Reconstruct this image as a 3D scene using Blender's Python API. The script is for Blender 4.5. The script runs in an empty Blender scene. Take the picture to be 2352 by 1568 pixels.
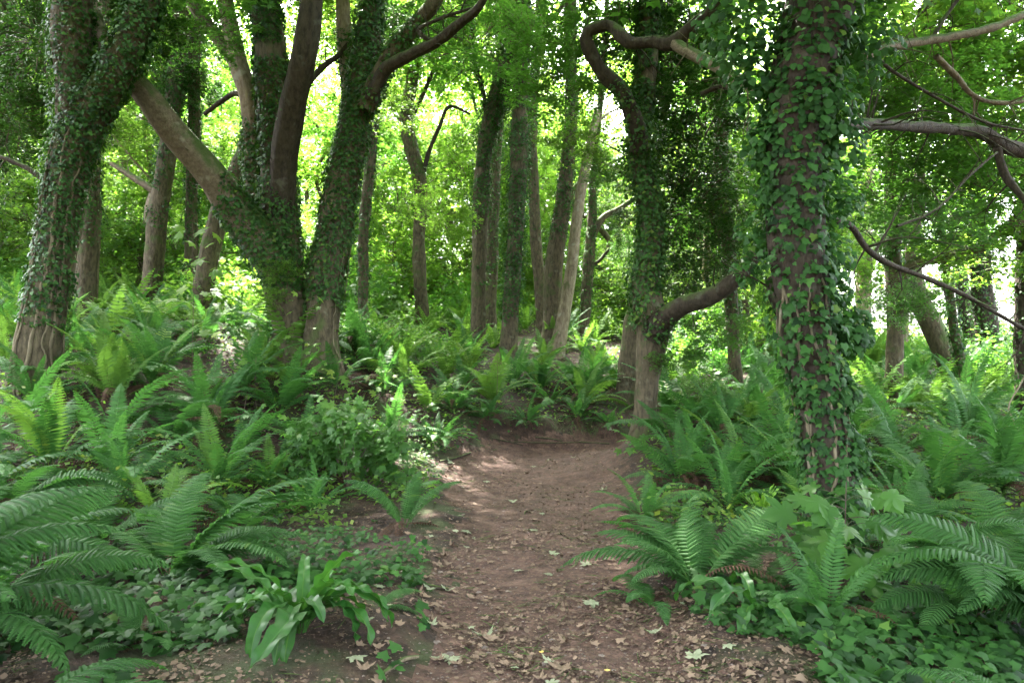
import bpy, math, random
import numpy as np
from mathutils import Vector, Matrix

rng = np.random.default_rng(7)
random.seed(7)
SC = bpy.context.scene
R = math.radians

# ------------------------------------------------------------------ camera, sky, sun, exposure
CAM_H, PITCH, LENS = 1.60, R(1.55), 26.0
cam_d = bpy.data.cameras.new("camera"); cam_d.lens = LENS; cam_d.sensor_width = 36.0
cam_d.clip_start = 0.05; cam_d.clip_end = 2000.0
cam = bpy.data.objects.new("camera", cam_d); SC.collection.objects.link(cam)
cam.location = (0, 0, CAM_H); cam.rotation_euler = (R(90) + PITCH, 0, 0)
SC.camera = cam

SUN_EL, SUN_AZ = R(58), R(-20)        # azimuth measured from +Y (view direction) towards +X
world = bpy.data.worlds.new("World"); SC.world = world; world.use_nodes = True
wn = world.node_tree; bg = wn.nodes["Background"]
sky = wn.nodes.new("ShaderNodeTexSky"); sky.sky_type = 'NISHITA'; sky.sun_disc = False
sky.sun_elevation = SUN_EL; sky.sun_rotation = SUN_AZ
sky.dust_density = 6.0; sky.ozone_density = .6; sky.air_density = .7
hs_ = wn.nodes.new("ShaderNodeHueSaturation"); hs_.inputs["Saturation"].default_value = .42   # thin white cloud over the blue
wn.links.new(sky.outputs[0], hs_.inputs["Color"]); wn.links.new(hs_.outputs[0], bg.inputs[0]); bg.inputs[1].default_value = 0.15
sun_d = bpy.data.lights.new("sun", 'SUN'); sun_d.energy = 2.8; sun_d.angle = R(0.55); sun_d.color = (1.0, 0.95, 0.86)
sun = bpy.data.objects.new("sun", sun_d); SC.collection.objects.link(sun)
SUNV = Vector((math.sin(SUN_AZ) * math.cos(SUN_EL), math.cos(SUN_AZ) * math.cos(SUN_EL), math.sin(SUN_EL)))
sun.rotation_euler = SUNV.to_track_quat('Z', 'Y').to_euler(); sun.location = SUNV * 60
SC.view_settings.view_transform = 'Standard'; SC.view_settings.look = 'None'
SC.view_settings.gamma = 1.0; SC.view_settings.use_curve_mapping = False
SC.view_settings.exposure = 4.7
cy = SC.cycles
cy.max_bounces = 7; cy.diffuse_bounces = 5; cy.glossy_bounces = 2; cy.transmission_bounces = 4; cy.transparent_max_bounces = 4
cy.sample_clamp_indirect = 6.0; cy.use_denoising = True; cy.caustics_reflective = False; cy.caustics_refractive = False
try:
    cy.denoiser = 'OPENIMAGEDENOISE'; cy.denoising_input_passes = 'RGB_ALBEDO_NORMAL'; cy.denoising_prefilter = 'ACCURATE'
except Exception:
    pass

# ------------------------------------------------------------------ picture <-> place
FPX = LENS / 36.0 * 2352.0
CX, CYP = 1176.0, 784.0
def P(px, py, Y):
    """the point seen at (px, py) of the 2352-wide picture that lies Y metres ahead"""
    u, v = (px - CX) / FPX, (CYP - py) / FPX
    dy = math.cos(PITCH) - v * math.sin(PITCH); dz = math.sin(PITCH) + v * math.cos(PITCH)
    t = Y / dy
    return np.array([u * t, Y, CAM_H + dz * t])

def smooth(a, b, x):
    t = np.clip((x - a) / (b - a), 0, 1); return t * t * (3 - 2 * t)

def vnoise(p, scale=1.0, seed=0):
    """vectorised value noise, p (n,3) -> (n,) in 0..1"""
    q = np.asarray(p, float) * scale + 1000.0
    i = np.floor(q).astype(np.int64); f = q - i; f = f * f * (3 - 2 * f)
    def h(ix, iy, iz):
        n = (ix * 374761393 + iy * 668265263 + iz * 2147483647 + seed * 1274126177) & 0xFFFFFFFF
        n = ((n ^ (n >> 13)) * 1274126177) & 0xFFFFFFFF
        n = n ^ (n >> 16)
        return (n & 0xFFFF) / 65535.0
    r = 0
    for dx in (0, 1):
        for dy in (0, 1):
            for dz in (0, 1):
                w = (f[:, 0] if dx else 1 - f[:, 0]) * (f[:, 1] if dy else 1 - f[:, 1]) * (f[:, 2] if dz else 1 - f[:, 2])
                r = r + w * h(i[:, 0] + dx, i[:, 1] + dy, i[:, 2] + dz)
    return r
def fbm(p, scale=1.0, octaves=4, seed=0):
    s, a, t = 0, 1.0, 0
    for k in range(octaves):
        s = s + a * vnoise(p, scale * 2 ** k, seed + k); t += a; a *= 0.5
    return s / t

# ------------------------------------------------------------------ terrain
_cp = [(1300, 1568, 3.70), (1240, 1300, 5.80), (1240, 1200, 7.35), (1240, 1105, 9.9), (1260, 1048, 12.3),
       (1280, 985, 13.3), (1280, 900, 16.0), (1095, 840, 18), (1270, 800, 21), (970, 775, 21), (1176, 700, 36),
       (190, 750, 16), (340, 725, 18), (100, 600, 34), (75, 905, 10.5), (700, 822, 12.5), (2055, 942, 14), (2200, 895, 16),
       (1985, 832, 24), (2330, 850, 28), (900, 1300, 5.9), (450, 1250, 6.5), (300, 1050, 8.8), (850, 1000, 11.0),
       (1950, 1360, 5.2), (2352, 1200, 7.2), (1480, 978, 12.0), (1690, 905, 15), (1700, 1150, 8.5), (100, 1500, 4.0), (2250, 1450, 4.4),
       (1420, 1035, 12.6), (620, 700, 30), (1700, 800, 30)]
_c = [tuple(P(*c)) for c in _cp] + [(0, 0, 0), (-4, 0, 0), (4, 0, 0), (0, -12, 0.0), (-14, -8, .4), (14, -8, 0), (-20, 10, 2.5), (20, 8, .4), (24, 24, .6),
                                   (-30, 30, 6.5), (0, 55, 5.0), (30, 45, -0.5), (-40, 55, 8), (-30, -20, 2), (30, -20, 0), (18, 34, 1.0)]
_c = np.array(_c)
def _k(r): return np.where(r > 0, r * r * np.log(np.maximum(r, 1e-9)), 0)
_n = len(_c); _K = _k(np.linalg.norm(_c[:, None, :2] - _c[None, :, :2], axis=2)) + np.eye(_n) * 0.6
_Pm = np.c_[np.ones(_n), _c[:, :2]]
_A = np.block([[_K, _Pm], [_Pm.T, np.zeros((3, 3))]])
_w = np.linalg.solve(_A, np.r_[_c[:, 2], 0, 0, 0])
def _tps(x, y):
    x = np.atleast_1d(np.asarray(x, float)); y = np.atleast_1d(np.asarray(y, float))
    out = _w[_n] + _w[_n + 1] * x + _w[_n + 2] * y
    for k in range(_n):
        out = out + _w[k] * _k(np.hypot(x - _c[k, 0], y - _c[k, 1]))
    return out
PY = np.array([-12, 0, 3.7, 5.8, 7.35, 9.9, 11.3, 12.4, 12.9])
PL = np.array([-.7, -.6, -.53, -.57, -.57, -.95, -.75, -.4, .6])
PR = np.array([1.1, 1.1, 1.15, .98, 1.14, 1.5, 1.75, 3.4, 3.6])
def path_d(x, y):
    """signed distance-like value: > 0 inside the trodden path"""
    x = np.atleast_1d(np.asarray(x, float)); y = np.atleast_1d(np.asarray(y, float))
    l = np.interp(y, PY, PL); r = np.interp(y, PY, PR)
    d = np.minimum(x - l, r - x)
    d = np.minimum(d, 12.95 - y)
    q = np.c_[x, y, 0 * x]
    return d + (fbm(q, 1.6, 3, 11) - .5) * .45 + (fbm(q, 7.0, 3, 12) - .5) * .42 + (vnoise(q, 30.0, 13) - .5) * .10
def ground_z(x, y):
    x = np.atleast_1d(np.asarray(x, float)); y = np.atleast_1d(np.asarray(y, float))
    rr = np.hypot(x, y - 15)
    xc, yc = x / np.maximum(1, rr / 60), 15 + (y - 15) / np.maximum(1, rr / 60)
    z = _tps(xc, yc)
    far = smooth(60, 220, rr); z = z * (1 - far) + far * (-14.0)
    q0 = np.c_[x, y, 0 * x]; pd = np.minimum(np.minimum(x - np.interp(y, PY, PL), np.interp(y, PY, PR) - x), 12.95 - y) + (fbm(q0, 1.6, 3, 11) - .5) * .45
    z = z + .10 * (1 - smooth(-.35, .25, pd)) - .04
    near = 1 - smooth(30, 60, rr)
    # the small cut bank where the path turns
    cut = smooth(12.55, 12.95, y + .3 * (vnoise(np.c_[x, y, x * 0], 2.0, 5) - .5)) * smooth(-1.4, -.6, x) * (1 - smooth(1.6, 2.2, x))
    z = z + .16 * cut + cut * (1 - smooth(13.2, 13.8, y)) * (fbm(np.c_[x, y, x * 0], 5.0, 3, 91) - .5) * .22
    q = np.c_[x, y, 0 * x]
    z = z + near * ((fbm(q, .5, 3, 3) - .5) * .22 * (1 - smooth(-.5, .4, pd) * .8) + (fbm(q, 3.0, 3, 21) - .5) * .075)
    return z
def gz(x, y): return float(ground_z(x, y)[0])
def G(px, py, lo=2.0, hi=70.0):
    """where the sight line through (px, py) meets the ground"""
    Y = np.geomspace(lo, hi, 260)
    pts = np.array([P(px, py, y) for y in Y])
    below = pts[:, 2] < ground_z(pts[:, 0], pts[:, 1])
    i = int(np.argmax(below)) if below.any() else len(Y) - 1
    p = pts[i]; return np.array([p[0], p[1], gz(p[0], p[1])])

# ------------------------------------------------------------------ mesh helpers
def mesh_from(name, V, faces, mats, tint=None, midx=None, smooth_shade=False):
    """faces: list of (m,k) int arrays; tint: per-face float; midx: per-face material index"""
    V = np.asarray(V, np.float32); faces = [np.asarray(f, np.int32) for f in faces if len(f)]
    me = bpy.data.meshes.new(name)
    nl = sum(f.size for f in faces); nf = sum(len(f) for f in faces)
    me.vertices.add(len(V)); me.vertices.foreach_set("co", V.ravel())
    me.loops.add(nl); me.loops.foreach_set("vertex_index", np.concatenate([f.ravel() for f in faces]))
    me.polygons.add(nf)
    tot = np.concatenate([np.full(len(f), f.shape[1], np.int32) for f in faces])
    me.polygons.foreach_set("loop_start", np.r_[0, np.cumsum(tot)[:-1]].astype(np.int32))
    me.polygons.foreach_set("loop_total", tot)
    for m in mats: me.materials.append(m)
    if midx is not None: me.polygons.foreach_set("material_index", np.asarray(midx, np.int32))
    if smooth_shade: me.polygons.foreach_set("use_smooth", np.ones(nf, bool))
    me.update(calc_edges=True)
    if tint is not None:
        a = me.attributes.new("tint", 'FLOAT', 'FACE'); a.data.foreach_set("value", np.asarray(tint, np.float32))
    return me

class Buf:
    def __init__(s): s.V = []; s.F = []; s.T = []; s.M = []; s.n = 0
    def add(s, V, F, tint=0.5, m=0):
        V = np.asarray(V, float).reshape(-1, 3); F = np.asarray(F, np.int64)
        s.V.append(V); s.F.append(F + s.n); s.n += len(V)
        s.T.append(np.broadcast_to(np.asarray(tint, float), (len(F),))); s.M.append(np.full(len(F), m))
    def mesh(s, name, mats, sm=False):
        return mesh_from(name, np.concatenate(s.V), s.F, mats, np.concatenate(s.T), np.concatenate(s.M), sm)

def link(name, data, parent=None, loc=None, label=None, cat=None, group=None, kind=None):
    o = bpy.data.objects.new(name, data); SC.collection.objects.link(o)
    if parent is not None: o.parent = parent
    if loc is not None: o.location = loc
    if label: o["label"] = label
    if cat: o["category"] = cat
    if group: o["group"] = group
    if kind: o["kind"] = kind
    return o
def copy_tree(o, parent=None):
    c = o.copy(); SC.collection.objects.link(c)
    if parent is not None: c.parent = parent
    for ch in o.children: copy_tree(ch, c)
    return c

def unit(v): return v / np.maximum(np.linalg.norm(v, axis=-1, keepdims=True), 1e-9)
def frames(nrm, tip):
    z = unit(nrm); y = tip - (tip * z).sum(-1, keepdims=True) * z; y = unit(y); x = np.cross(y, z)
    return np.stack([x, y, z], axis=-1)          # columns
def scatter(buf, tmpl, pos, rot, size, tint, m=0):
    TV, TF = tmpl; n = len(pos)
    if n == 0: return
    size = np.broadcast_to(np.asarray(size, float), (n,))
    V = np.einsum('nij,kj->nki', rot, TV) * size[:, None, None] + pos[:, None, :]
    F = (TF[None] + (np.arange(n) * len(TV))[:, None, None]).reshape(-1, TF.shape[1])
    buf.add(V.reshape(-1, 3), F, np.repeat(np.broadcast_to(tint, (n,)), len(TF)), m)

def fan(outline, c, zc=0.0):
    V = np.array([[c[0], c[1], zc]] + [list(p) + [0.0] if len(p) == 2 else list(p) for p in outline], float)
    n = len(outline); F = np.array([[0, 1 + i, 1 + (i + 1) % n] for i in range(n)])
    return V, F
def mirror(half):   # half: from base to tip on the +x side
    return list(half) + [(-p[0],) + tuple(p[1:]) for p in reversed(half) if abs(p[0]) > 1e-6]
# leaf templates, length 1 along +y, face normal +z
MAPLE4 = (np.array([[0, 0, 0], [.52, .45, -.06], [.17, .5, .02], [0, 1, -.12], [-.17, .5, .02], [-.52, .45, -.06]], float),
          np.array([[0, 1, 2], [0, 2, 3], [0, 3, 4], [0, 4, 5]]))
MAPLE10 = fan(mirror([(0, .04), (.25, .0, -.02), (.48, .12, -.1), (.32, .34, .0), (.60, .62, -.10), (.36, .6, -.01), (.22, .66, 0), (0, 1.02, -.14)]), (0, .32), .03)
def _toothed():
    pts = []
    for (ang, L, w) in ((-108, .50, .5), (-52, .80, .6), (0, 1.0, .62)):
        pass
    half = [(0, .05, 0), (.14, -.03, 0), (.30, -.02, -.03), (.36, .05, -.04), (.50, .06, -.10), (.44, .15, -.05), (.46, .22, -.05), (.30, .30, -.01),
            (.44, .36, -.03), (.56, .42, -.06), (.62, .56, -.09), (.76, .70, -.16), (.58, .68, -.08), (.50, .72, -.06), (.40, .64, -.03), (.22, .60, 0),
            (.26, .70, -.02), (.22, .80, -.04), (.12, .88, -.07), (0, 1.08, -.16)]
    return fan(mirror(half), (0, .3), .04)
MAPLE_T = _toothed()
IVY4 = (np.array([[0, 0.05, 0], [.46, .12, -.05], [.3, .5, 0], [0, 1, -.12], [-.3, .5, 0], [-.46, .12, -.05]], float),
        np.array([[0, 1, 2], [0, 2, 3], [0, 3, 4], [0, 4, 5]]))
IVY10 = fan(mirror([(0, .08), (.2, -.02, -.02), (.44, .02, -.08), (.38, .25, -.02), (.54, .42, -.1), (.28, .52, -.01), (0, 1.0, -.14)]), (0, .35), .04)
HEART = fan(mirror([(0, .08), (.16, -.02, -.02), (.36, .06, -.05), (.48, .26, -.08), (.42, .48, -.06), (.22, .76, -.05), (0, 1.0, -.12)]), (0, .4), .05)
QUADL = (np.array([[0, 0, 0], [.3, .5, -.03], [0, 1, -.06], [-.3, .5, -.03]], float), np.array([[0, 1, 2], [0, 2, 3]]))

# ------------------------------------------------------------------ materials
def nodes_of(name):
    m = bpy.data.materials.new(name); m.use_nodes = True; nt = m.node_tree
    for n in list(nt.nodes): nt.nodes.remove(n)
    return m, nt, nt.nodes, nt.links
def ramp(ns, stops):
    r = ns.new("ShaderNodeValToRGB"); e = r.color_ramp.elements
    while len(e) > 1: e.remove(e[-1])
    e[0].position = stops[0][0]; e[0].color = (*stops[0][1], 1)
    for p, c in stops[1:]:
        k = e.new(p); k.color = (*c, 1)
    return r
def leaf_mat(name, dark, light, trans, amount=.35, rough=.5, spec=.4, objvar=.0, noise_scale=0.0):
    m, nt, ns, ln = nodes_of(name)
    at = ns.new("ShaderNodeAttribute"); at.attribute_name = "tint"
    oi = ns.new("ShaderNodeObjectInfo")
    mx = ns.new("ShaderNodeMath"); mx.operation = 'MULTIPLY_ADD'; mx.inputs[1].default_value = objvar; ln.new(oi.outputs["Random"], mx.inputs[0])
    ln.new(at.outputs["Fac"], mx.inputs[2])
    sb = ns.new("ShaderNodeMath"); sb.operation = 'SUBTRACT'; sb.inputs[1].default_value = objvar / 2; ln.new(mx.outputs[0], sb.inputs[0])
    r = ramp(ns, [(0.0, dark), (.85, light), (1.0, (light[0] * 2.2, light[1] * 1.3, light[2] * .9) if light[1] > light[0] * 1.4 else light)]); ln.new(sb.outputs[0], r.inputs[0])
    tc = ns.new("ShaderNodeMix"); tc.data_type = 'RGBA'; tc.blend_type = 'MULTIPLY'; tc.inputs[0].default_value = 0.0
    pb = ns.new("ShaderNodeBsdfPrincipled"); pb.inputs["Roughness"].default_value = rough
    pb.inputs["Specular IOR Level"].default_value = spec
    ln.new(r.outputs[0], pb.inputs["Base Color"])
    r2 = ramp(ns, [(0.0, tuple(c * .75 for c in trans)), (1.0, trans)]); ln.new(sb.outputs[0], r2.inputs[0])
    tr = ns.new("ShaderNodeBsdfTranslucent"); ln.new(r2.outputs[0], tr.inputs[0])
    ms = ns.new("ShaderNodeMixShader"); ms.inputs[0].default_value = amount
    ln.new(pb.outputs[0], ms.inputs[1]); ln.new(tr.outputs[0], ms.inputs[2])
    out = ns.new("ShaderNodeOutputMaterial"); ln.new(ms.outputs[0], out.inputs[0])
    if noise_scale:
        tx = ns.new("ShaderNodeTexNoise"); tx.inputs["Scale"].default_value = noise_scale
        co = ns.new("ShaderNodeTexCoord"); ln.new(co.outputs["Object"], tx.inputs[0])
        bp = ns.new("ShaderNodeBump"); bp.inputs["Strength"].default_value = .35; bp.inputs["Distance"].default_value = .01
        ln.new(tx.outputs[0], bp.inputs["Height"]); ln.new(bp.outputs[0], pb.inputs["Normal"])
    return m
def bark_mat(name, c1, c2, lichen, moss_amt=.3, ridged=True, scale=1.0):
    m, nt, ns, ln = nodes_of(name)
    co = ns.new("ShaderNodeTexCoord"); mp = ns.new("ShaderNodeMapping"); mp.inputs["Scale"].default_value = (scale, scale, scale * (.35 if ridged else 1))
    ln.new(co.outputs["Object"], mp.inputs[0])
    n1 = ns.new("ShaderNodeTexNoise"); n1.inputs["Scale"].default_value = 18; n1.inputs["Detail"].default_value = 8; n1.inputs["Roughness"].default_value = .65
    ln.new(mp.outputs[0], n1.inputs[0])
    r1 = ramp(ns, [(.32, c1), (.62, c2)]); ln.new(n1.outputs[0], r1.inputs[0])
    n2 = ns.new("ShaderNodeTexNoise"); n2.inputs["Scale"].default_value = 5.5; n2.inputs["Detail"].default_value = 6; ln.new(co.outputs["Object"], n2.inputs[0])
    r2 = ramp(ns, [(.60, (0, 0, 0)), (.72, (.8, .8, .8))]); ln.new(n2.outputs[0], r2.inputs[0])
    mx = ns.new("ShaderNodeMix"); mx.data_type = 'RGBA'; ln.new(r2.outputs[0], mx.inputs[0]); ln.new(r1.outputs[0], mx.inputs[6]); mx.inputs[7].default_value = (*lichen, 1)
    # moss sits on upward faces and in patches
    ge = ns.new("ShaderNodeNewGeometry"); sx = ns.new("ShaderNodeSeparateXYZ"); ln.new(ge.outputs["Normal"], sx.inputs[0])
    n3 = ns.new("ShaderNodeTexNoise"); n3.inputs["Scale"].default_value = 3.2; n3.inputs["Detail"].default_value = 5; ln.new(co.outputs["Object"], n3.inputs[0])
    ad = ns.new("ShaderNodeMath"); ad.operation = 'MULTIPLY_ADD'; ad.inputs[1].default_value = .45; ln.new(sx.outputs[2], ad.inputs[0]); ln.new(n3.outputs[0], ad.inputs[2])
    r3 = ramp(ns, [(.62 - moss_amt * .2, (0, 0, 0)), (.78 - moss_amt * .2, (1, 1, 1))]); ln.new(ad.outputs[0], r3.inputs[0])
    mm = ns.new("ShaderNodeMix"); mm.data_type = 'RGBA'; ln.new(r3.outputs[0], mm.inputs[0]); ln.new(mx.outputs[2], mm.inputs[6]); mm.inputs[7].default_value = (.055, .085, .02, 1)
    pb = ns.new("ShaderNodeBsdfPrincipled"); pb.inputs["Roughness"].default_value = .85; pb.inputs["Specular IOR Level"].default_value = .25
    ln.new(mm.outputs[2], pb.inputs["Base Color"])
    n4 = ns.new("ShaderNodeTexNoise"); n4.inputs["Scale"].default_value = 38; n4.inputs["Detail"].default_value = 6; ln.new(mp.outputs[0], n4.inputs[0])
    ad2 = ns.new("ShaderNodeMath"); ad2.operation = 'ADD'; ln.new(n1.outputs[0], ad2.inputs[0]); ln.new(n4.outputs[0], ad2.inputs[1])
    bp = ns.new("ShaderNodeBump"); bp.inputs["Strength"].default_value = .7; bp.inputs["Distance"].default_value = .025
    ln.new(ad2.outputs[0], bp.inputs["Height"]); ln.new(bp.outputs[0], pb.inputs["Normal"])
    out = ns.new("ShaderNodeOutputMaterial"); ln.new(pb.outputs[0], out.inputs[0])
    return m
def soil_mat(name, cols, scale, moss=None):
    m, nt, ns, ln = nodes_of(name)
    co = ns.new("ShaderNodeTexCoord")
    n1 = ns.new("ShaderNodeTexNoise"); n1.inputs["Scale"].default_value = scale; n1.inputs["Detail"].default_value = 9; n1.inputs["Roughness"].default_value = .68
    ln.new(co.outputs["Object"], n1.inputs[0])
    r1 = ramp(ns, list(zip((.3, .48, .62, .78), cols))); ln.new(n1.outputs[0], r1.inputs[0])
    v = ns.new("ShaderNodeTexVoronoi"); v.inputs["Scale"].default_value = 38; v.inputs["Randomness"].default_value = 1; ln.new(co.outputs["Object"], v.inputs[0])
    hs = ns.new("ShaderNodeMix"); hs.data_type = 'RGBA'; hs.blend_type = 'OVERLAY'; hs.inputs[0].default_value = .35
    bw = ns.new("ShaderNodeRGBToBW"); ln.new(v.outputs["Color"], bw.inputs[0])
    ln.new(r1.outputs[0], hs.inputs[6]); ln.new(bw.outputs[0], hs.inputs[7])
    last = hs.outputs[2]
    if moss:
        n3 = ns.new("ShaderNodeTexNoise"); n3.inputs["Scale"].default_value = 1.7; n3.inputs["Detail"].default_value = 7; ln.new(co.outputs["Object"], n3.inputs[0])
        r3 = ramp(ns, [(.5, (0, 0, 0)), (.62, (1, 1, 1))]); ln.new(n3.outputs[0], r3.inputs[0])
        mm = ns.new("ShaderNodeMix"); mm.data_type = 'RGBA'; ln.new(r3.outputs[0], mm.inputs[0]); ln.new(last, mm.inputs[6]); mm.inputs[7].default_value = (*moss, 1)
        last = mm.outputs[2]
    pb = ns.new("ShaderNodeBsdfPrincipled"); pb.inputs["Roughness"].default_value = .88; pb.inputs["Specular IOR Level"].default_value = .3
    ln.new(last, pb.inputs["Base Color"])
    n4 = ns.new("ShaderNodeTexNoise"); n4.inputs["Scale"].default_value = 26; n4.inputs["Detail"].default_value = 9; n4.inputs["Roughness"].default_value = .7; ln.new(co.outputs["Object"], n4.inputs[0])
    bp = ns.new("ShaderNodeBump"); bp.inputs["Strength"].default_value = .9; bp.inputs["Distance"].default_value = .04
    ln.new(n4.outputs[0], bp.inputs["Height"]); ln.new(bp.outputs[0], pb.inputs["Normal"])
    out = ns.new("ShaderNodeOutputMaterial"); ln.new(pb.outputs[0], out.inputs[0])
    return m

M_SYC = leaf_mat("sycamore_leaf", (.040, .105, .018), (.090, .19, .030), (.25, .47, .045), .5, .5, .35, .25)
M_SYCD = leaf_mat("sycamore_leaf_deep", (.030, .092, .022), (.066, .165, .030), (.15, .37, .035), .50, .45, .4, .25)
M_IVY = leaf_mat("ivy_leaf", (.006, .026, .006), (.046, .120, .022), (.07, .19, .02), .25, .48, .22, .2)
M_IVYB = leaf_mat("ivy_leaf_broad", (.006, .026, .007), (.042, .122, .024), (.07, .20, .025), .28, .58, .16, .3)
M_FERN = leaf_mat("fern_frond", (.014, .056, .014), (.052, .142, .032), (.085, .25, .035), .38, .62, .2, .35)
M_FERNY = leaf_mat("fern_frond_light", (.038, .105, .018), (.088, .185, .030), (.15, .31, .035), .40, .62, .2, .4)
M_TONGUE = leaf_mat("glossy_frond", (.014, .062, .010), (.032, .115, .016), (.07, .22, .02), .25, .46, .35, .3, 14.0)
M_DEAD = leaf_mat("withered_frond", (.030, .015, .009), (.080, .042, .024), (.07, .035, .015), .15, .8, .2, .3)
M_LITTER = leaf_mat("dead_leaf", (.045, .028, .018), (.195, .135, .095), (.12, .08, .05), .12, .75, .25, .3)
M_PALE = leaf_mat("pale_fallen_leaf", (.12, .13, .08), (.23, .25, .16), (.16, .2, .08), .15, .7, .3, .5)
M_YELL = leaf_mat("yellow_fallen_leaf", (.40, .27, .06), (.5, .38, .10), (.3, .2, .05), .15, .6, .35, .2)
M_BARK = bark_mat("bark_sycamore", (.034, .028, .016), (.115, .092, .056), (.15, .148, .10), .25)
M_BARKP = bark_mat("bark_pale", (.12, .090, .058), (.29, .235, .165), (.34, .33, .25), .0)
M_BARKD = bark_mat("bark_dark", (.016, .012, .008), (.052, .040, .026), (.085, .08, .06), -.3)
M_BARKS = bark_mat("bark_smooth", (.085, .066, .042), (.165, .132, .088), (.24, .22, .16), .35, False)
M_VINE = bark_mat("vine_bark", (.075, .062, .038), (.20, .165, .105), (.25, .23, .17), -.3)
M_TWIG = bark_mat("twig_bark", (.04, .03, .02), (.12, .09, .065), (.18, .17, .13), -.5)
M_GROUND = soil_mat("woodland_floor", ((.009, .005, .003), (.030, .016, .010), (.060, .033, .022), (.11, .072, .052)), 6.0, (.035, .045, .014))
M_PATH = soil_mat("trodden_earth", ((.038, .019, .013), (.070, .038, .027), (.106, .061, .044), (.165, .108, .082)), 7.0)
M_STONE = soil_mat("stone", ((.08, .06, .05), (.14, .11, .095), (.2, .16, .14), (.28, .24, .21)), 9.0)

# ------------------------------------------------------------------ ground and path
def axis(lo, hi, step, out_lo, out_hi, g=1.18):
    a = list(np.arange(lo, hi + 1e-6, step)); s = step
    while a[-1] < out_hi: s *= g; a.append(a[-1] + s)
    s = step; b = []
    v = lo
    while v > out_lo: s *= g; v -= s; b.append(v)
    return np.array(b[::-1] + a)
xs = axis(-6.5, 6.5, .06, -420, 420); ys = axis(2.6, 15.0, .06, -120, 520)
XX, YY = np.meshgrid(xs, ys)
gv = np.c_[XX.ravel(), YY.ravel(), ground_z(XX.ravel(), YY.ravel())]
nx, ny = len(xs), len(ys)
ii = (np.arange(ny - 1)[:, None] * nx + np.arange(nx - 1)[None]).ravel()
quads = np.c_[ii, ii + 1, ii + nx + 1, ii + nx]
cen = gv[quads].mean(1)
inside = path_d(cen[:, 0], cen[:, 1]) > 0
def submesh(name, F, mat):
    used, inv = np.unique(F, return_inverse=True)
    return mesh_from(name, gv[used], [inv.reshape(F.shape)], [mat], None, None, True)
link("ground", submesh("ground", quads[~inside], M_GROUND), kind="structure", label="dark humus woodland floor sloping up under the ferns")
link("path", submesh("path", quads[inside], M_PATH), kind="structure", label="trodden reddish brown earth footpath between the fern banks")

# ------------------------------------------------------------------ tubes and trees
def resample(pts, n):
    pts = np.asarray(pts, float)
    d = np.r_[0, np.cumsum(np.linalg.norm(np.diff(pts[:, :3], axis=0), axis=1))]
    # catmull-rom then even spacing
    Q = np.vstack([2 * pts[0] - pts[1], pts, 2 * pts[-1] - pts[-2]]); out = []
    for i in range(1, len(Q) - 2):
        for t in np.linspace(0, 1, 12, endpoint=False):
            p0, p1, p2, p3 = Q[i - 1], Q[i], Q[i + 1], Q[i + 2]
            out.append(.5 * (2 * p1 + (p2 - p0) * t + (2 * p0 - 5 * p1 + 4 * p2 - p3) * t * t + (3 * p1 - p0 - 3 * p2 + p3) * t ** 3))
    out.append(pts[-1]); out = np.array(out)
    d = np.r_[0, np.cumsum(np.linalg.norm(np.diff(out[:, :3], axis=0), axis=1))]
    s = np.linspace(0, d[-1], n)
    return np.stack([np.interp(s, d, out[:, k]) for k in range(out.shape[1])], 1), d[-1]
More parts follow.
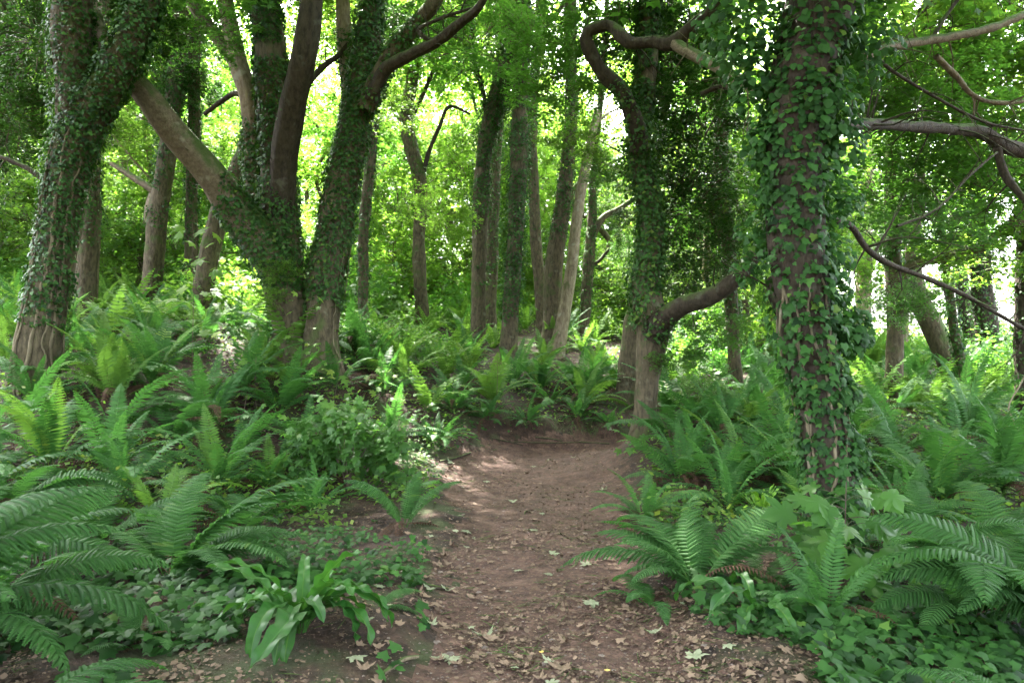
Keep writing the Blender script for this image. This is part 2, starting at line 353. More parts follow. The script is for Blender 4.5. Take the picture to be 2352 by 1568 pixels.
class Tube:
    """a limb along pts (x,y,z,r)"""
    def __init__(s, pts, sides=14, step=.12, lump=.12, seed=0, flare=0.0, ridges=0):
        L = np.linalg.norm(np.diff(np.asarray(pts)[:, :3], axis=0), axis=1).sum()
        n = int(np.clip(L / step, 4, 130)); q, s.L = resample(pts, n)
        s.c = q[:, :3]; s.r = np.maximum(q[:, 3], .002); s.n = n; s.sides = sides
        T = unit(np.gradient(s.c, axis=0)); ref = np.array([0.31, 1.0, 0.07]); ref = ref if abs(T[0] @ unit(ref)) < .9 else np.array([1., 0, 0])
        A = []; a = unit(np.cross(T[0], ref))
        for k in range(n):
            a = unit(a - (a @ T[k]) * T[k]); A.append(a)
        s.T = T; s.A = np.array(A); s.B = np.cross(T, s.A)
        s.lump, s.seed, s.flare, s.ridges = lump, seed, flare, ridges
        th = np.linspace(0, 2 * math.pi, sides, endpoint=False)
        I, TH = np.meshgrid(np.arange(n), th, indexing='ij')
        s.V = s.surf(I.ravel().astype(float), TH.ravel())[0]
        k = np.arange(n - 1)[:, None] * sides; j = np.arange(sides)[None]; j2 = (j + 1) % sides
        s.F = np.stack([(k + j), (k + j2), (k + sides + j2), (k + sides + j)], -1).reshape(-1, 4)
    def surf(s, i, th):
        i = np.clip(i, 0, s.n - 1.001); k = i.astype(int); f = (i - k)[:, None]
        lerp = lambda X: X[k] * (1 - f) + X[np.minimum(k + 1, s.n - 1)] * f
        c = lerp(s.c); r = (lerp(s.r[:, None]))[:, 0]; A = lerp(s.A); B = lerp(s.B)
        d = np.cos(th)[:, None] * A + np.sin(th)[:, None] * B
        q = c + d * r[:, None]
        rr = r * (1 + s.lump * (fbm(q / np.maximum(r.mean(), .05) * .22 + s.seed, 1.6, 3, s.seed) - .5) * 2)
        if s.flare:
            h = i / s.n * s.L
            rr = rr * (1 + s.flare * np.exp(-h / .28) * (1 + .5 * np.sin(th * 5 + s.seed)))
        if s.ridges:
            h = i / s.n * s.L
            rr = rr * (1 + .06 * np.sin(th * s.ridges + 1.5 * np.sin(h * 1.3 + s.seed)))
        return c + d * rr[:, None], d, rr
    def close(s, buf, tint=.5, m=0):
        buf.add(s.V, s.F, tint, m)
    def capped(s, buf, m=0):
        s.close(buf, .5, m)
        V = np.vstack([s.V[-s.sides:], s.c[-1] + s.T[-1] * s.r[-1] * .4]); F = [[j, (j + 1) % s.sides, s.sides] for j in range(s.sides)]
        buf.add(V, F, .5, m)

def px_stem(base_Y, spec, ground=False):
    """spec rows (px, py, width_px[, dY]) -> (x,y,z,r) rows"""
    out = []
    for row in spec:
        px, py, w = row[:3]; dY = row[3] if len(row) > 3 else 0.0
        Y = base_Y + dY; p = P(px, py, Y)
        out.append([p[0], p[1], p[2], w / 2 / FPX * Y])
    return out
def px_base(spec0, Y):
    return P(spec0[0], spec0[1], Y)

def ivy_on(buf, tube, n, size=.055, t0=0, t1=1, thick=.05, clump=.56, tmpl=IVY4, seed=0, keep=None, prof=None, hang=.5, ivymul=1.65, rag=.9):
    r_ = np.random.default_rng(seed + 100)
    n = int(n * ivymul); size = size * 1.08
    m = int(n * 2.2); i = r_.uniform(t0, t1, m) * (tube.n - 1); th = r_.uniform(0, 2 * math.pi, m)
    p, d, rr = tube.surf(i, th)
    dens = fbm(p, 1.6, 3, seed + 9)
    t = i / (tube.n - 1)
    pr = np.ones(m) if prof is None else np.interp(t, *prof)
    ok = dens > clump - .25 + (1 - pr) * .5; ok &= r_.random(m) < np.clip(pr, 0, 1) + .05
    p, d, dens, t = p[ok][:n], d[ok][:n], dens[ok][:n], t[ok][:n]
    k = len(p)
    lump = np.clip(fbm(p, 2.3, 2, seed + 51) - .48, 0, 1) * 5 + np.clip(fbm(p, .9, 2, seed + 71) - .52, 0, 1) * 6
    out = (r_.random(k) ** 1.6) * thick * (.45 + rag * lump)
    pos = p + d * (out[:, None] + .01) + r_.normal(0, .012, (k, 3))
    nrm = unit(d + np.array([0, 0, .45]) + r_.normal(0, .38, (k, 3)))
    tip = unit(np.array([0, 0, -1.0]) * hang + d * .25 + r_.normal(0, .45, (k, 3)))
    sz = size * (.45 + .95 * r_.random(k) ** 1.3)
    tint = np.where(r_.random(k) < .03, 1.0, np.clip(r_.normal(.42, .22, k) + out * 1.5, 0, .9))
    rot = frames(nrm, tip)
    if keep is not None: return pos, rot, sz, tint
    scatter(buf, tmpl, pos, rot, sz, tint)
def vine_on(tube, th0, i0, i1, r0, wob=.35, seed=0, n=26, twist=.6):
    r_ = np.random.default_rng(seed); i = np.linspace(i0, i1, n) * (tube.n - 1)
    th = th0 + np.cumsum(r_.normal(0, wob / 4, n)) + np.linspace(0, twist * r_.normal(0, .6), n)
    p, d, rr = tube.surf(i, th)
    pts = np.c_[p + d * r0 * .45, r0 * np.linspace(1.1, .6, n) * r_.uniform(.85, 1.15, n)]
    return Tube(pts, 6, .06, .1, seed)

# --- leaf masses for crowns (shared meshes)
def crown_mesh(name, seed, Rr=2.2, twigs=90, per=46, leaf=.155, mat=None, tmpl=MAPLE4, flat=.62, droop=.15):
    r_ = np.random.default_rng(seed); b = Buf(); tw = Buf()
    pos, nr, tp, sz, ti = [], [], [], [], []
    for k in range(twigs):
        d = unit(r_.normal(0, 1, 3)); c = d * Rr * (r_.random() ** .45) * np.array([1, 1, flat])
        ax = unit(np.array([d[0], d[1], d[2] * .4]) + r_.normal(0, .45, 3)); L = r_.uniform(.5, 1.1) * Rr * .42
        m = int(per * r_.uniform(.6, 1.4)); t = r_.random(m)
        side = np.cross(ax, [0, 0, 1]); side = side / max(np.linalg.norm(side), 1e-6)
        w = r_.normal(0, .26, m) * L * (1.15 - .5 * t)
        p = c + ax * (t * L)[:, None] + side * w[:, None] + np.c_[np.zeros(m), np.zeros(m), r_.normal(0, .09, m) - droop * (t ** 2 + (w / L) ** 2) * L]
        pos.append(p); nr.append(np.array([0, 0, 1.0]) + r_.normal(0, .42, (m, 3)))
        tp.append(ax + side * np.sign(w)[:, None] * .8 + np.array([0, 0, -.35]) + r_.normal(0, .3, (m, 3)))
        sz.append(leaf * r_.uniform(.6, 1.25, m)); ti.append(np.clip(r_.normal(.5, .2, m) + r_.normal(0, .12), 0, 1))
        root = c * .55 - np.array([0, 0, .1 * Rr])
        q = np.array([[*root, .016], [*((root + c) / 2 + r_.normal(0, .1, 3)), .012], [*c, .009], [*(c + ax * L * .6), .005], [*(c + ax * L - np.array([0, 0, droop * L])), .002]])
        Tube(q, 3, .5, 0, 0).close(tw, .5, 1)
    scatter(b, tmpl, np.concatenate(pos), frames(np.concatenate(nr), np.concatenate(tp)), np.concatenate(sz), np.concatenate(ti))
    b.V += tw.V
    for F in tw.F: b.F.append(F + b.n)
    b.T += tw.T; b.M += tw.M
    return b.mesh(name, [mat, M_TWIG])
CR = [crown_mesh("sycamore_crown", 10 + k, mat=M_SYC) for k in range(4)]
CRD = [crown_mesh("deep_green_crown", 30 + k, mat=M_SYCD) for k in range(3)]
CRI = [crown_mesh("ivy_crown", 50 + k, Rr=1.2, twigs=90, per=60, leaf=.085, mat=M_IVY, tmpl=IVY4, flat=1.25, droop=.6) for k in range(2)]
_ci = [0]
sun_gaps = []
def crown(parent, x, y, z, s, kind='b'):
    M = {'b': CR, 'd': CRD, 'i': CRI}[kind]; _ci[0] += 1
    me = M[_ci[0] % len(M)]
    o = link("crown" if kind != 'i' else "ivy", me, parent)
    o.location = Vector((x, y, z)) - parent.location
    o.rotation_euler = (rng.normal(0, .15), rng.normal(0, .15), rng.uniform(0, 6.28)); o.scale = (s, s, s * rng.uniform(.8, 1.1))
    return o

def local(me, origin):
    return me
def tree(label, Y, stems, mat=M_BARK, ivy=(), crowns=(), base=None, group=None, vines=(), extend=5.0, sides=16, name="sycamore_tree", rootflare=.25, auto=None, akind='d', isize=.055):
    """stems: list of (part name, material or None, px rows). ivy: per stem (count, t0, t1, thick, prof)"""
    s0 = stems[0][2][0]; org = P(s0[0], s0[1], Y); org[2] = gz(org[0], org[1])
    e = link(name, None, None, Vector(org), label, "tree", group)
    tubes = []; vis = []; highs = []
    for k, st in enumerate(stems):
        nm, mt, rows = st[:3]; opt = st[3] if len(st) > 3 else {}
        pts = px_stem(Y, rows)
        if k == 0 or opt.get('root'):
            pts[0][2] = min(pts[0][2], gz(pts[0][0], pts[0][1])) - .15
        L0 = np.linalg.norm(np.diff(np.array(pts)[:, :3], axis=0), axis=1).sum()
        if rows[-1][1] < 20 and not opt.get('stop'):
            a, b = np.array(pts[-2]), np.array(pts[-1]); d = unit((b - a)[:3]); d = unit(d * .5 + np.array([0, 0, .6]))
            ext = opt.get('ext', extend); highs.append(k)
            pts.append([*(b[:3] + d * ext * .5), b[3] * .7]); pts.append([*(b[:3] + d * ext + rng.normal(0, .3, 3)), b[3] * .3])
        vis.append(L0 / np.linalg.norm(np.diff(np.array(pts)[:, :3], axis=0), axis=1).sum())
        big = pts[0][3] > .08
        t = Tube(pts, sides if big else 9, .10 if big else .07, opt.get('lump', .16) * (1.0 if big else 1.9), 3 * k + int(Y * 7), rootflare if (k == 0 or opt.get('root')) else 0, 6 if big else 0)
        tubes.append(t); b = Buf(); t.capped(b)
        if nm != "trunk":
            rt = np.random.default_rng(k * 13 + int(Y * 10))
            for j in range(int(4 + t.L * 4)):
                i = rt.uniform(.15, .98) * (t.n - 1); c = t.c[int(i)]; T0 = t.T[int(i)]; d = unit(np.cross(T0, rt.normal(0, 1, 3)) + T0 * .6 + np.array([0, 0, .35])); L = rt.uniform(.12, .8) * (.5 if mt is M_BARKP else 1)
                r0 = min(t.r[int(i)] * .35, .004 + .008 * L); e1 = c + d * L * .5 + rt.normal(0, .05, 3) * L; e2_ = c + d * L + rt.normal(0, .18, 3) * L + np.array([0, 0, -.1 * L])
                w = Tube([[*c, r0 * 1.5], [*e1, r0 * .8], [*e2_, r0 * .25]], 5, .1, .1, j); w.close(b)
                if L > .35:
                    d2 = unit(d + rt.normal(0, .6, 3)); Tube([[*e1, r0 * .6], [*(e1 + d2 * L * .3), r0 * .4], [*(e1 + d2 * L * .6 + rt.normal(0, .05, 3)), r0 * .15]], 4, .1, 0, j).close(b)
        me = b.mesh(nm, [mt or mat], True); me.transform(Matrix.Translation(-Vector(org)))
        link(nm, me, e)
    ib = Buf(); any_ivy = False
    for sp in ivy:
        si, n, t0, t1, thick = sp[:5]; prof = sp[5] if len(sp) > 5 else None; vf = vis[si]
        if prof: prof = ([q * vf if q < 1 else 1 for q in prof[0]], prof[1])
        t0 *= vf; t1 = t1 if t1 == 1 else t1 * vf
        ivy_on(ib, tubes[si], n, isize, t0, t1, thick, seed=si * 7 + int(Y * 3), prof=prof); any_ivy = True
    if any_ivy:
        me = ib.mesh("ivy", [M_IVY]); me.transform(Matrix.Translation(-Vector(org))); o = link("ivy", me, e, kind="stuff")
    for v in vines:
        si, th0, i0, i1, r0 = v[:5]; i0, i1 = i0 * vis[si], i1 * vis[si]
        t = vine_on(tubes[si], th0, i0, i1, r0, seed=int(th0 * 100) + si); b = Buf(); t.capped(b)
        me = b.mesh("ivy_stem", [M_VINE], True); me.transform(Matrix.Translation(-Vector(org))); link("ivy_stem", me, e)
    for c in crowns:
        p = P(c[0], c[1], Y + c[2]); crown(e, p[0], p[1], p[2], c[3], c[4] if len(c) > 4 else akind)
    if auto:
        for t in [tubes[k] for k in highs[:1 + auto]]:
            for j in range(2):
                q = t.c[-1]; crown(e, q[0] + rng.normal(0, 1.6), q[1] + rng.normal(0, 1.6), q[2] + rng.uniform(-.6, 1.8), rng.uniform(.85, 1.2), akind)
    return e, tubes

# ---- T1 leaning left trunk with ropes of ivy stems
FULL = None
tree("leaning ivy-wrapped tree at the left edge with ropy ivy stems up its foot", 10.5,
     [("trunk", None, [(68, 945, 108), (88, 800, 92), (120, 620, 84), (150, 440, 84), (190, 290, 92), (262, 170, 76), (330, 20, 66), (362, -120, 58)]),
      ("branch", None, [(180, 330, 80), (172, 200, 82), (165, 80, 84), (172, -60, 76)]),
      ("branch", M_BARKD, [(108, 418, 14), (60, 385, 12), (0, 360, 10), (-90, 330, 7)], {'stop': 1}),
      ("branch", M_BARKP, [(262, 160, 44, .3), (225, 60, 40, .4), (200, -40, 34, .5)])],
     ivy=[(0, 10500, .10, 1, .07, ([0, .14, .26, .4, 1], [.0, .15, .8, 1, 1])), (1, 4500, 0, 1, .14)],
     vines=[(0, a, .02, .45 + .1 * (k % 3), .016 + .009 * (k % 2)) for k, a in enumerate(np.linspace(0, 6.1, 15))] + [(1, 3.9, 0, .6, .015), (1, 4.6, 0, .6, .015)],
     auto=1, crowns=[(30, 250, 1.0, .6, 'i'), (90, 60, .8, .7, 'i'), (330, 40, .6, .45, 'i'), (20, 60, 3.5, .7, 'b')])
# ---- T2 the big many-stemmed tree
e2, t2 = tree("massive ivy-clad tree of several stems with a pale bare limb arching left", 12.5,
     [("trunk", None, [(672, 860, 130), (668, 760, 84), (655, 660, 96), (646, 560, 84), (640, 420, 78), (630, 250, 70), (618, 100, 66), (606, -40, 62)]),
      ("trunk", None, [(742, 855, 96, -.1), (737, 760, 80, -.1), (745, 660, 86), (760, 560, 80), (786, 420, 74), (812, 300, 68), (832, 180, 62), (848, 60, 52), (860, -60, 46)], {'root': 1}),
      ("limb", M_BARKS, [(650, 640, 80, -.1), (600, 560, 88, -.25), (540, 480, 78, -.5), (480, 395, 72, -.8), (400, 305, 66, -1.1), (340, 225, 56, -1.3), (290, 165, 44, -1.4), (262, 120, 30, -1.4)], {'stop': 1, 'lump': .08}),
      ("limb", M_BARKD, [(655, 600, 40, -.02), (648, 480, 56, -.12), (652, 370, 60, -.3), (670, 260, 58, -.6), (694, 150, 56, -.9), (710, 50, 56, -1), (718, -60, 50, -1)], {'lump': .08}),
      ("limb", M_BARKP, [(588, 560, 30, .3), (585, 380, 46, .3), (575, 240, 46, .2), (548, 150, 44, .2), (530, 70, 38, .2), (512, -40, 34, .2)], {'lump': .08}),
      ("branch", M_BARKS, [(552, 170, 30, .2), (520, 110, 32, .2), (470, 50, 30, .1), (430, -20, 26, 0)], {'ext': 2}),
      ("limb", M_BARKP, [(800, 330, 44, .3), (805, 220, 40, .4), (792, 100, 36, .5), (786, -40, 32, .5)]),
      ("limb", None, [(838, 250, 46, -.2), (868, 180, 42, -.3), (910, 110, 40, -.5), (965, 45, 34, -.7), (1010, -20, 30, -.9)], {'ext': 3}),
      ("branch", M_BARKD, [(850, 230, 36, -.3), (885, 160, 30, -.5), (940, 128, 26, -.8), (1000, 98, 24, -1.1), (1060, 50, 22, -1.4), (1115, -10, 18, -1.7)], {'ext': 3}),
      ("branch", M_BARKD, [(1000, 98, 12, -1.1), (960, 70, 10, -1), (1020, 40, 9, -1.2), (1080, 20, 7, -1.2)], {'stop': 1}),
      ("branch", M_BARKD, [(592, 240, 18, .3), (545, 215, 14, .5), (510, 232, 12, .7), (470, 262, 10, .9)], {'stop': 1}),
      ("branch", M_BARKD, [(700, 200, 16, 0), (740, 155, 14, .2), (775, 130, 12, .3), (800, 100, 8, .3)], {'stop': 1})],
     ivy=[(0, 13500, .10, 1, .07, ([0, .15, .25, 1], [.05, .4, 1, 1])), (1, 11500, .10, 1, .07, ([0, .12, .22, 1], [.05, .4, 1, .8])),
          (2, 1900, 0, .55, .07, ([0, .35, .55], [1, .9, .1])), (3, 900, .0, 1, .05, ([0, 1], [.3, .35])), (4, 1800, 0, .6, .1, ([0, .4, .6], [1, .6, .1])),
          (7, 800, .0, .8, .05), (6, 500, 0, .7, .04)],
     vines=[(0, a, .03, .5, .012) for a in (3.4, 4.0, 4.6, 5.2, 5.8)] + [(1, a, .03, .45, .012) for a in (3.2, 3.8, 4.5, 5.1, 5.7)],
     auto=3, sides=20, crowns=[(560, 470, .8, .3, 'i'), (880, 60, .8, .5, 'i'), (470, -120, 0, .8, 'd')], rootflare=.2)
# ---- T13 twisted tree right of the path
e13, t13 = tree("twisted ivy-draped tree right of the path with a crooked arching branch", 12.0,
     [("trunk", None, [(1476, 1000, 56), (1482, 920, 48), (1490, 830, 58), (1500, 750, 76), (1482, 660, 62), (1498, 560, 54), (1488, 450, 48), (1466, 340, 44), (1478, 230, 44), (1492, 100, 44), (1486, -40, 42)]),
      ("limb", M_BARKD, [(1500, 770, 60, -.15), (1530, 728, 50, -.4), (1570, 700, 44, -.7), (1630, 682, 42, -1.0), (1690, 640, 36, -1.3), (1730, 592, 30, -1.5), (1757, 555, 28, -1.6)], {'stop': 1}),
      ("branch", M_BARKD, [(1468, 345, 44, -.2), (1462, 290, 40, -.35), (1430, 215, 36, -.5), (1400, 182, 38, -.55), (1372, 150, 30, -.6), (1350, 105, 34, -.7), (1349, 76, 28, -.75), (1378, 62, 28, -.8), (1405, 60, 24, -.9), (1428, 84, 34, -1), (1452, 100, 28, -1.1), (1500, 96, 27, -1.2), (1545, 100, 36, -1.4), (1590, 60, 28, -1.6), (1640, 15, 24, -1.8), (1680, -40, 20, -2)], {'ext': 2, 'lump': .1}),
      ("branch", M_BARKS, [(1545, 98, 26, -1.4), (1590, 125, 26, -1.8), (1650, 155, 26, -2.3), (1705, 190, 24, -2.8), (1760, 220, 22, -3.2)], {'stop': 1, 'lump': .1}),
      ("branch", M_BARKD, [(1610, 215, 10, -1), (1650, 200, 14, -1.2), (1668, 200, 12, -1.3)], {'stop': 1})],
     ivy=[(0, 14000, .18, 1, .17, ([0, .2, .3, 1], [.1, .5, 1, 1])), (1, 120, .0, .25, .03, ([0, 1], [.8, .1])), (2, 300, 0, .25, .05)],
     vines=[(0, 3.6, .0, .3, .012), (0, 4.6, 0, .35, .014), (0, 5.4, 0, .35, .012)],
     auto=2, crowns=[(1570, 180, .6, .75, 'i'), (1600, 330, .9, .8, 'i'), (1580, 460, .7, .7, 'i'), (1640, 560, .5, .5, 'i'), (1440, 60, .6, .6, 'i'), (1560, 620, .5, .45, 'i'), (1530, 60, .7, .7, 'i'), (1440, 500, .4, .25, 'i')])
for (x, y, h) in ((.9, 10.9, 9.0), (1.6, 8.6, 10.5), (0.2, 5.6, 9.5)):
    q = np.array([x, y, 0]) + np.array(SUNV) * (h / SUNV.z); crown(e13, q[0], q[1], q[2], .85, 'd')  # extra crowns added up the sun's line to shade the path
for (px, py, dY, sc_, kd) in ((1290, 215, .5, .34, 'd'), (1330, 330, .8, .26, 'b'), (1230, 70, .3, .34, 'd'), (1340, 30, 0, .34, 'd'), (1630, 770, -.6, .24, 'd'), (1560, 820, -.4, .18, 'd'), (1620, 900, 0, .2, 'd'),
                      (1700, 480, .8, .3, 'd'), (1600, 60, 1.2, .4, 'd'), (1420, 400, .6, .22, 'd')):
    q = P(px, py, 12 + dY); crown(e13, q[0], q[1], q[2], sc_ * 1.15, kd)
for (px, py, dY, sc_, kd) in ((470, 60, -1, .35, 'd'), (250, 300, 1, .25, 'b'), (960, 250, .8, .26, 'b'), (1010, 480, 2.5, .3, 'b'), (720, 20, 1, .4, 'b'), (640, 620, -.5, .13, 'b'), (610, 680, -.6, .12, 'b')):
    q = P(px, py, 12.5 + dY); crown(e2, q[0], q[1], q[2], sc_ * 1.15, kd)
# ---- T14 the near right trunk
e14, t14 = tree("thick ivy-smothered trunk nearest the path with broad ivy leaves and tan stems", 5.9,
     [("trunk", M_BARKD, [(1925, 1330, 112), (1915, 1200, 104), (1902, 1050, 106), (1880, 900, 110), (1855, 780, 116), (1840, 650, 118), (1826, 500, 120), (1826, 330, 128), (1846, 180, 146), (1872, 60, 156), (1890, -60, 156)]),
      ("limb", M_BARKD, [(1845, 740, 90, .1), (1800, 690, 60, .2), (1775, 640, 34, .3)], {'stop': 1}),
      ("branch", M_BARKD, [(1910, 300, 30, .5), (1990, 285, 26, 1.2), (2080, 290, 26, 2.0), (2180, 296, 26, 2.6), (2255, 304, 30, 3.0), (2300, 330, 34, 3.2), (2352, 345, 36, 3.4), (2460, 350, 36, 3.6)], {'stop': 1}),
      ("branch", M_BARKS, [(1880, 130, 28, 1.0), (1980, 130, 24, 2.0), (2060, 105, 22, 2.6), (2140, 92, 20, 3.0), (2210, 80, 20, 3.2), (2290, 60, 18, 3.4), (2380, 20, 16, 3.6)], {'stop': 1}),
      ("branch", M_BARKD, [(1905, 500, 18, .6), (1955, 520, 15, .9), (1990, 570, 15, 1.1), (2040, 605, 14, 1.3), (2120, 635, 12, 1.6), (2220, 680, 10, 1.8), (2352, 755, 9, 2.0), (2450, 800, 7, 2.1)], {'stop': 1}),
      ("branch", M_BARKS, [(2150, 130, 14, 2.7), (2200, 180, 13, 2.9), (2230, 215, 12, 3), (2280, 235, 11, 3.1), (2352, 232, 10, 3.2), (2440, 200, 8, 3.2)], {'stop': 1}),
      ("branch", M_BARKD, [(2290, 340, 20, 3.1), (2305, 395, 18, 3.1), (2330, 430, 16, 3.0), (2370, 470, 14, 2.9), (2440, 500, 12, 2.9)], {'stop': 1}),
      ("branch", M_BARKD, [(2010, 130, 10, 2.2), (2060, 170, 8, 2.4), (2160, 230, 7, 2.6), (2260, 280, 6, 2.8), (2352, 300, 5, 3)], {'stop': 1}),
      ("branch", M_BARKD, [(1900, 60, 14, 1.4), (1990, 0, 12, 2.0), (2060, -60, 10, 2.4)], {'stop': 1}),
      ("branch", M_BARKD, [(2140, 92, 10, 3.0), (2170, 40, 9, 3.1), (2215, -20, 8, 3.2)], {'stop': 1}),
      ("branch", M_BARKD, [(2060, 520, 8, 1.5), (2150, 480, 7, 1.7), (2230, 400, 6, 1.9), (2290, 350, 5, 2.1)], {'stop': 1})],
     vines=[(0, a, i0, i1, r * .75) for a, i0, i1, r in ((4.3, .02, .62, .020), (5.0, .02, .55, .024), (5.4, .0, .5, .028), (3.9, .35, .8, .014), (5.9, .02, .5, .022), (4.7, .1, .6, .012), (5.6, .02, .5, .018), (3.5, .02, .4, .016), (5.2, .0, .35, .03), (4.6, .0, .4, .022), (6.1, .0, .4, .02), (1.0, .0, .5, .02), (.3, 0, .5, .022), (.7, 0, .5, .016), (2.2, 0, .5, .016), (2.8, 0, .45, .014))],
     auto=0, sides=26, isize=.065,
     crowns=[(2050, 60, 5.6, .7, 'b'), (2230, 20, 6.0, .8, 'b'), (2330, 200, 6.4, .8, 'b'), (2120, 230, 4.6, .5, 'd'), (2290, 420, 4.8, .45, 'd'), (2130, 520, 4.2, .35, 'd'), (1990, 180, 4.4, .4, 'd'), (2060, 690, 6, .3, 'd'), (2330, 60, 4.8, .5, 'd'), (2120, 260, 5.8, .6, 'd'), (2230, 430, 6.2, .65, 'd'), (2040, 440, 6.0, .5, 'd'), (2352, 560, 6.6, .65, 'b'), (2450, 300, 6, .8, 'b')])
# its ivy: 300 leaves as parts, the rest joined
_b = Buf(); org14 = Vector(e14.location)
prof14 = ([0, .08, .35, .42, .55, .62, 1], [.85, .9, .8, .75, .8, 1, 1])
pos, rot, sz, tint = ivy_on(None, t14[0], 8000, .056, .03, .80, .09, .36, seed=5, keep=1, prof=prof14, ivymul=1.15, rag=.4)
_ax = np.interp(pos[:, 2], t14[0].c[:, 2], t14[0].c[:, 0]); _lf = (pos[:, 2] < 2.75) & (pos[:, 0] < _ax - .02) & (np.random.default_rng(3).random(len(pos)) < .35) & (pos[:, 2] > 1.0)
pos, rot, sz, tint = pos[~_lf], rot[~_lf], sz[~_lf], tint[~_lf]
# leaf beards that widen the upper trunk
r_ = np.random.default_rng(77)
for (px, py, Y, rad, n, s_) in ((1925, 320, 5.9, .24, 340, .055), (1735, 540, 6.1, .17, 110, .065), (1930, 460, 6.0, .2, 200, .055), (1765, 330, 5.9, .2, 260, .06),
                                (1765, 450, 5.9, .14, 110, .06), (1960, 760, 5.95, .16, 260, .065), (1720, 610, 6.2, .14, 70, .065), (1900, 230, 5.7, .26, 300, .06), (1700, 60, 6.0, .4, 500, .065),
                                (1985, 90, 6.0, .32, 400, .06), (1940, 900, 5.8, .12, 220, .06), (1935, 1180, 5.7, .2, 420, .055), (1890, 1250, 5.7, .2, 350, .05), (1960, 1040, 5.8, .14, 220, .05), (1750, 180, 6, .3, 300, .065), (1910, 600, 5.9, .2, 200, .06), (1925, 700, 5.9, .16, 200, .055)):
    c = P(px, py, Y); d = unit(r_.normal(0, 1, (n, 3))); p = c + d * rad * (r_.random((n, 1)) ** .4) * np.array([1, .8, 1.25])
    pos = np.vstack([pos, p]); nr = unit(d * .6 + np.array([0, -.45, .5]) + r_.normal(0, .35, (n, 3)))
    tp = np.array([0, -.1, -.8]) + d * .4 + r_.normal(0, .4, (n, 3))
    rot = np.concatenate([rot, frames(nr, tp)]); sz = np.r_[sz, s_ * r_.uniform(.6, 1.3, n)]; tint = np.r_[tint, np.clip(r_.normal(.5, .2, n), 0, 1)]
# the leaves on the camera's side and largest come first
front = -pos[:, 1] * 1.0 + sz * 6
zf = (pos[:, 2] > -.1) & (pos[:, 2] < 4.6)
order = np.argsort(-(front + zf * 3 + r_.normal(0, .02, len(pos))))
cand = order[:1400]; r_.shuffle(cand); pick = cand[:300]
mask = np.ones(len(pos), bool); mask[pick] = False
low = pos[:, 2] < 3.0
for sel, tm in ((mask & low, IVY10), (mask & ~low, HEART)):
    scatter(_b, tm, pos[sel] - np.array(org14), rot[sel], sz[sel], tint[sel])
link("ivy", _b.mesh("ivy", [M_IVYB]), e14, kind="stuff")
ivy_parts = []
for tm in (IVY10, HEART):
    b = Buf(); b.add(tm[0], tm[1], .55); ivy_parts.append(b.mesh("ivy_leaf", [M_IVYB]))
for i in pick:
    o = link("ivy_leaf", ivy_parts[0 if low[i] else 1], e14)
    Mx = Matrix([[*(rot[i][r] * sz[i] * 1.15), pos[i][r] - org14[r]] for r in range(3)] + [[0, 0, 0, 1]]); o.matrix_local = Mx
for k, (dx, dy, dz, s) in enumerate(((0, .5, 5.0, 1.0), (-2.2, -1.5, 5.6, 1.1), (2.4, -1, 5.5, 1.1), (2, 2.2, 5.9, 1.0))):
    crown(e14, org14[0] + dx, org14[1] + dy, 1.6 + dz, s, 'd')

# ---- the other trunks
I = lambda n, t0=.05, t1=1, th=.07, prof=None: (0, n, t0, t1, th, prof) if prof else (0, n, t0, t1, th)
def rb(s): return rng.normal(0, s)
T = tree
T("ivy-roped trunk standing just behind the leaning left-edge tree", 16, [("trunk", None, [(188, 775, 56), (195, 650, 50), (205, 500, 46), (208, 350, 42), (222, 200, 40), (235, 40, 36), (240, -60, 34)])],
  ivy=[I(3800, .12, 1, .10, ([0, .2, .35, 1], [.1, .2, 1, 1]))], vines=[(0, a, 0, .4, .018) for a in (3.3, 4.1, 4.9, 5.7)], auto=1)
T("dark ivy-speckled trunk between the left-edge tree and the arching limb", 18, [("trunk", None, [(338, 745, 52), (350, 640, 46), (362, 500, 44), (380, 380, 40), (398, 230, 38), (412, 80, 36), (420, -60, 34)]),
   ("branch", M_BARKS, [(358, 440, 18), (310, 410, 15), (255, 375, 10)], {'stop': 1})],
  ivy=[I(4500, .1, 1, .10, ([0, .4, .6, 1], [.15, .7, 1, 1]))], crowns=[(390, 200, 0, .6, 'i')], auto=1)
T("slender straight ivy trunk seen under the arching pale limb", 18.5, [("trunk", None, [(436, 720, 30), (440, 600, 29), (440, 450, 28), (446, 300, 28), (446, 150, 27), (450, -40, 26)])],
  ivy=[I(3600, .1, 1, .12)], crowns=[(450, 180, 0, .55, 'i'), (430, 90, .5, .6, 'i')], auto=1)
T("short right-leaning bare trunk meeting the arching pale limb", 16.5, [("trunk", None, [(452, 735, 50), (470, 640, 44), (490, 540, 44), (512, 460, 40), (560, 350, 36), (590, 230, 30), (600, 100, 26), (600, -50, 22)])],
  ivy=[I(1500, .3, 1, .08)], vines=[(0, a, 0, .5, .014) for a in (3.6, 4.5)], auto=1)
T("sinuous bare grey trunk in the bright gap with a thin forked branch", 21, [("trunk", None, [(978, 800, 32), (968, 700, 30), (962, 560, 30), (966, 430, 30), (945, 340, 30), (932, 270, 30), (948, 180, 28), (960, 60, 24), (965, -50, 22)]),
   ("branch", M_BARKD, [(966, 420, 12), (985, 350, 10), (1010, 290, 9), (1032, 245, 8), (1080, 262, 5)], {'stop': 1}),
   ("branch", M_BARKD, [(950, 260, 12), (975, 210, 10), (1000, 150, 7)], {'stop': 1})],
  ivy=[I(900, .35, .95, .06)], mat=M_BARK, auto=1, akind='b', crowns=[(900, 160, 4, .9, 'b'), (1040, 120, 5, 1.0, 'b'), (1060, 330, 5, .8, 'b')])
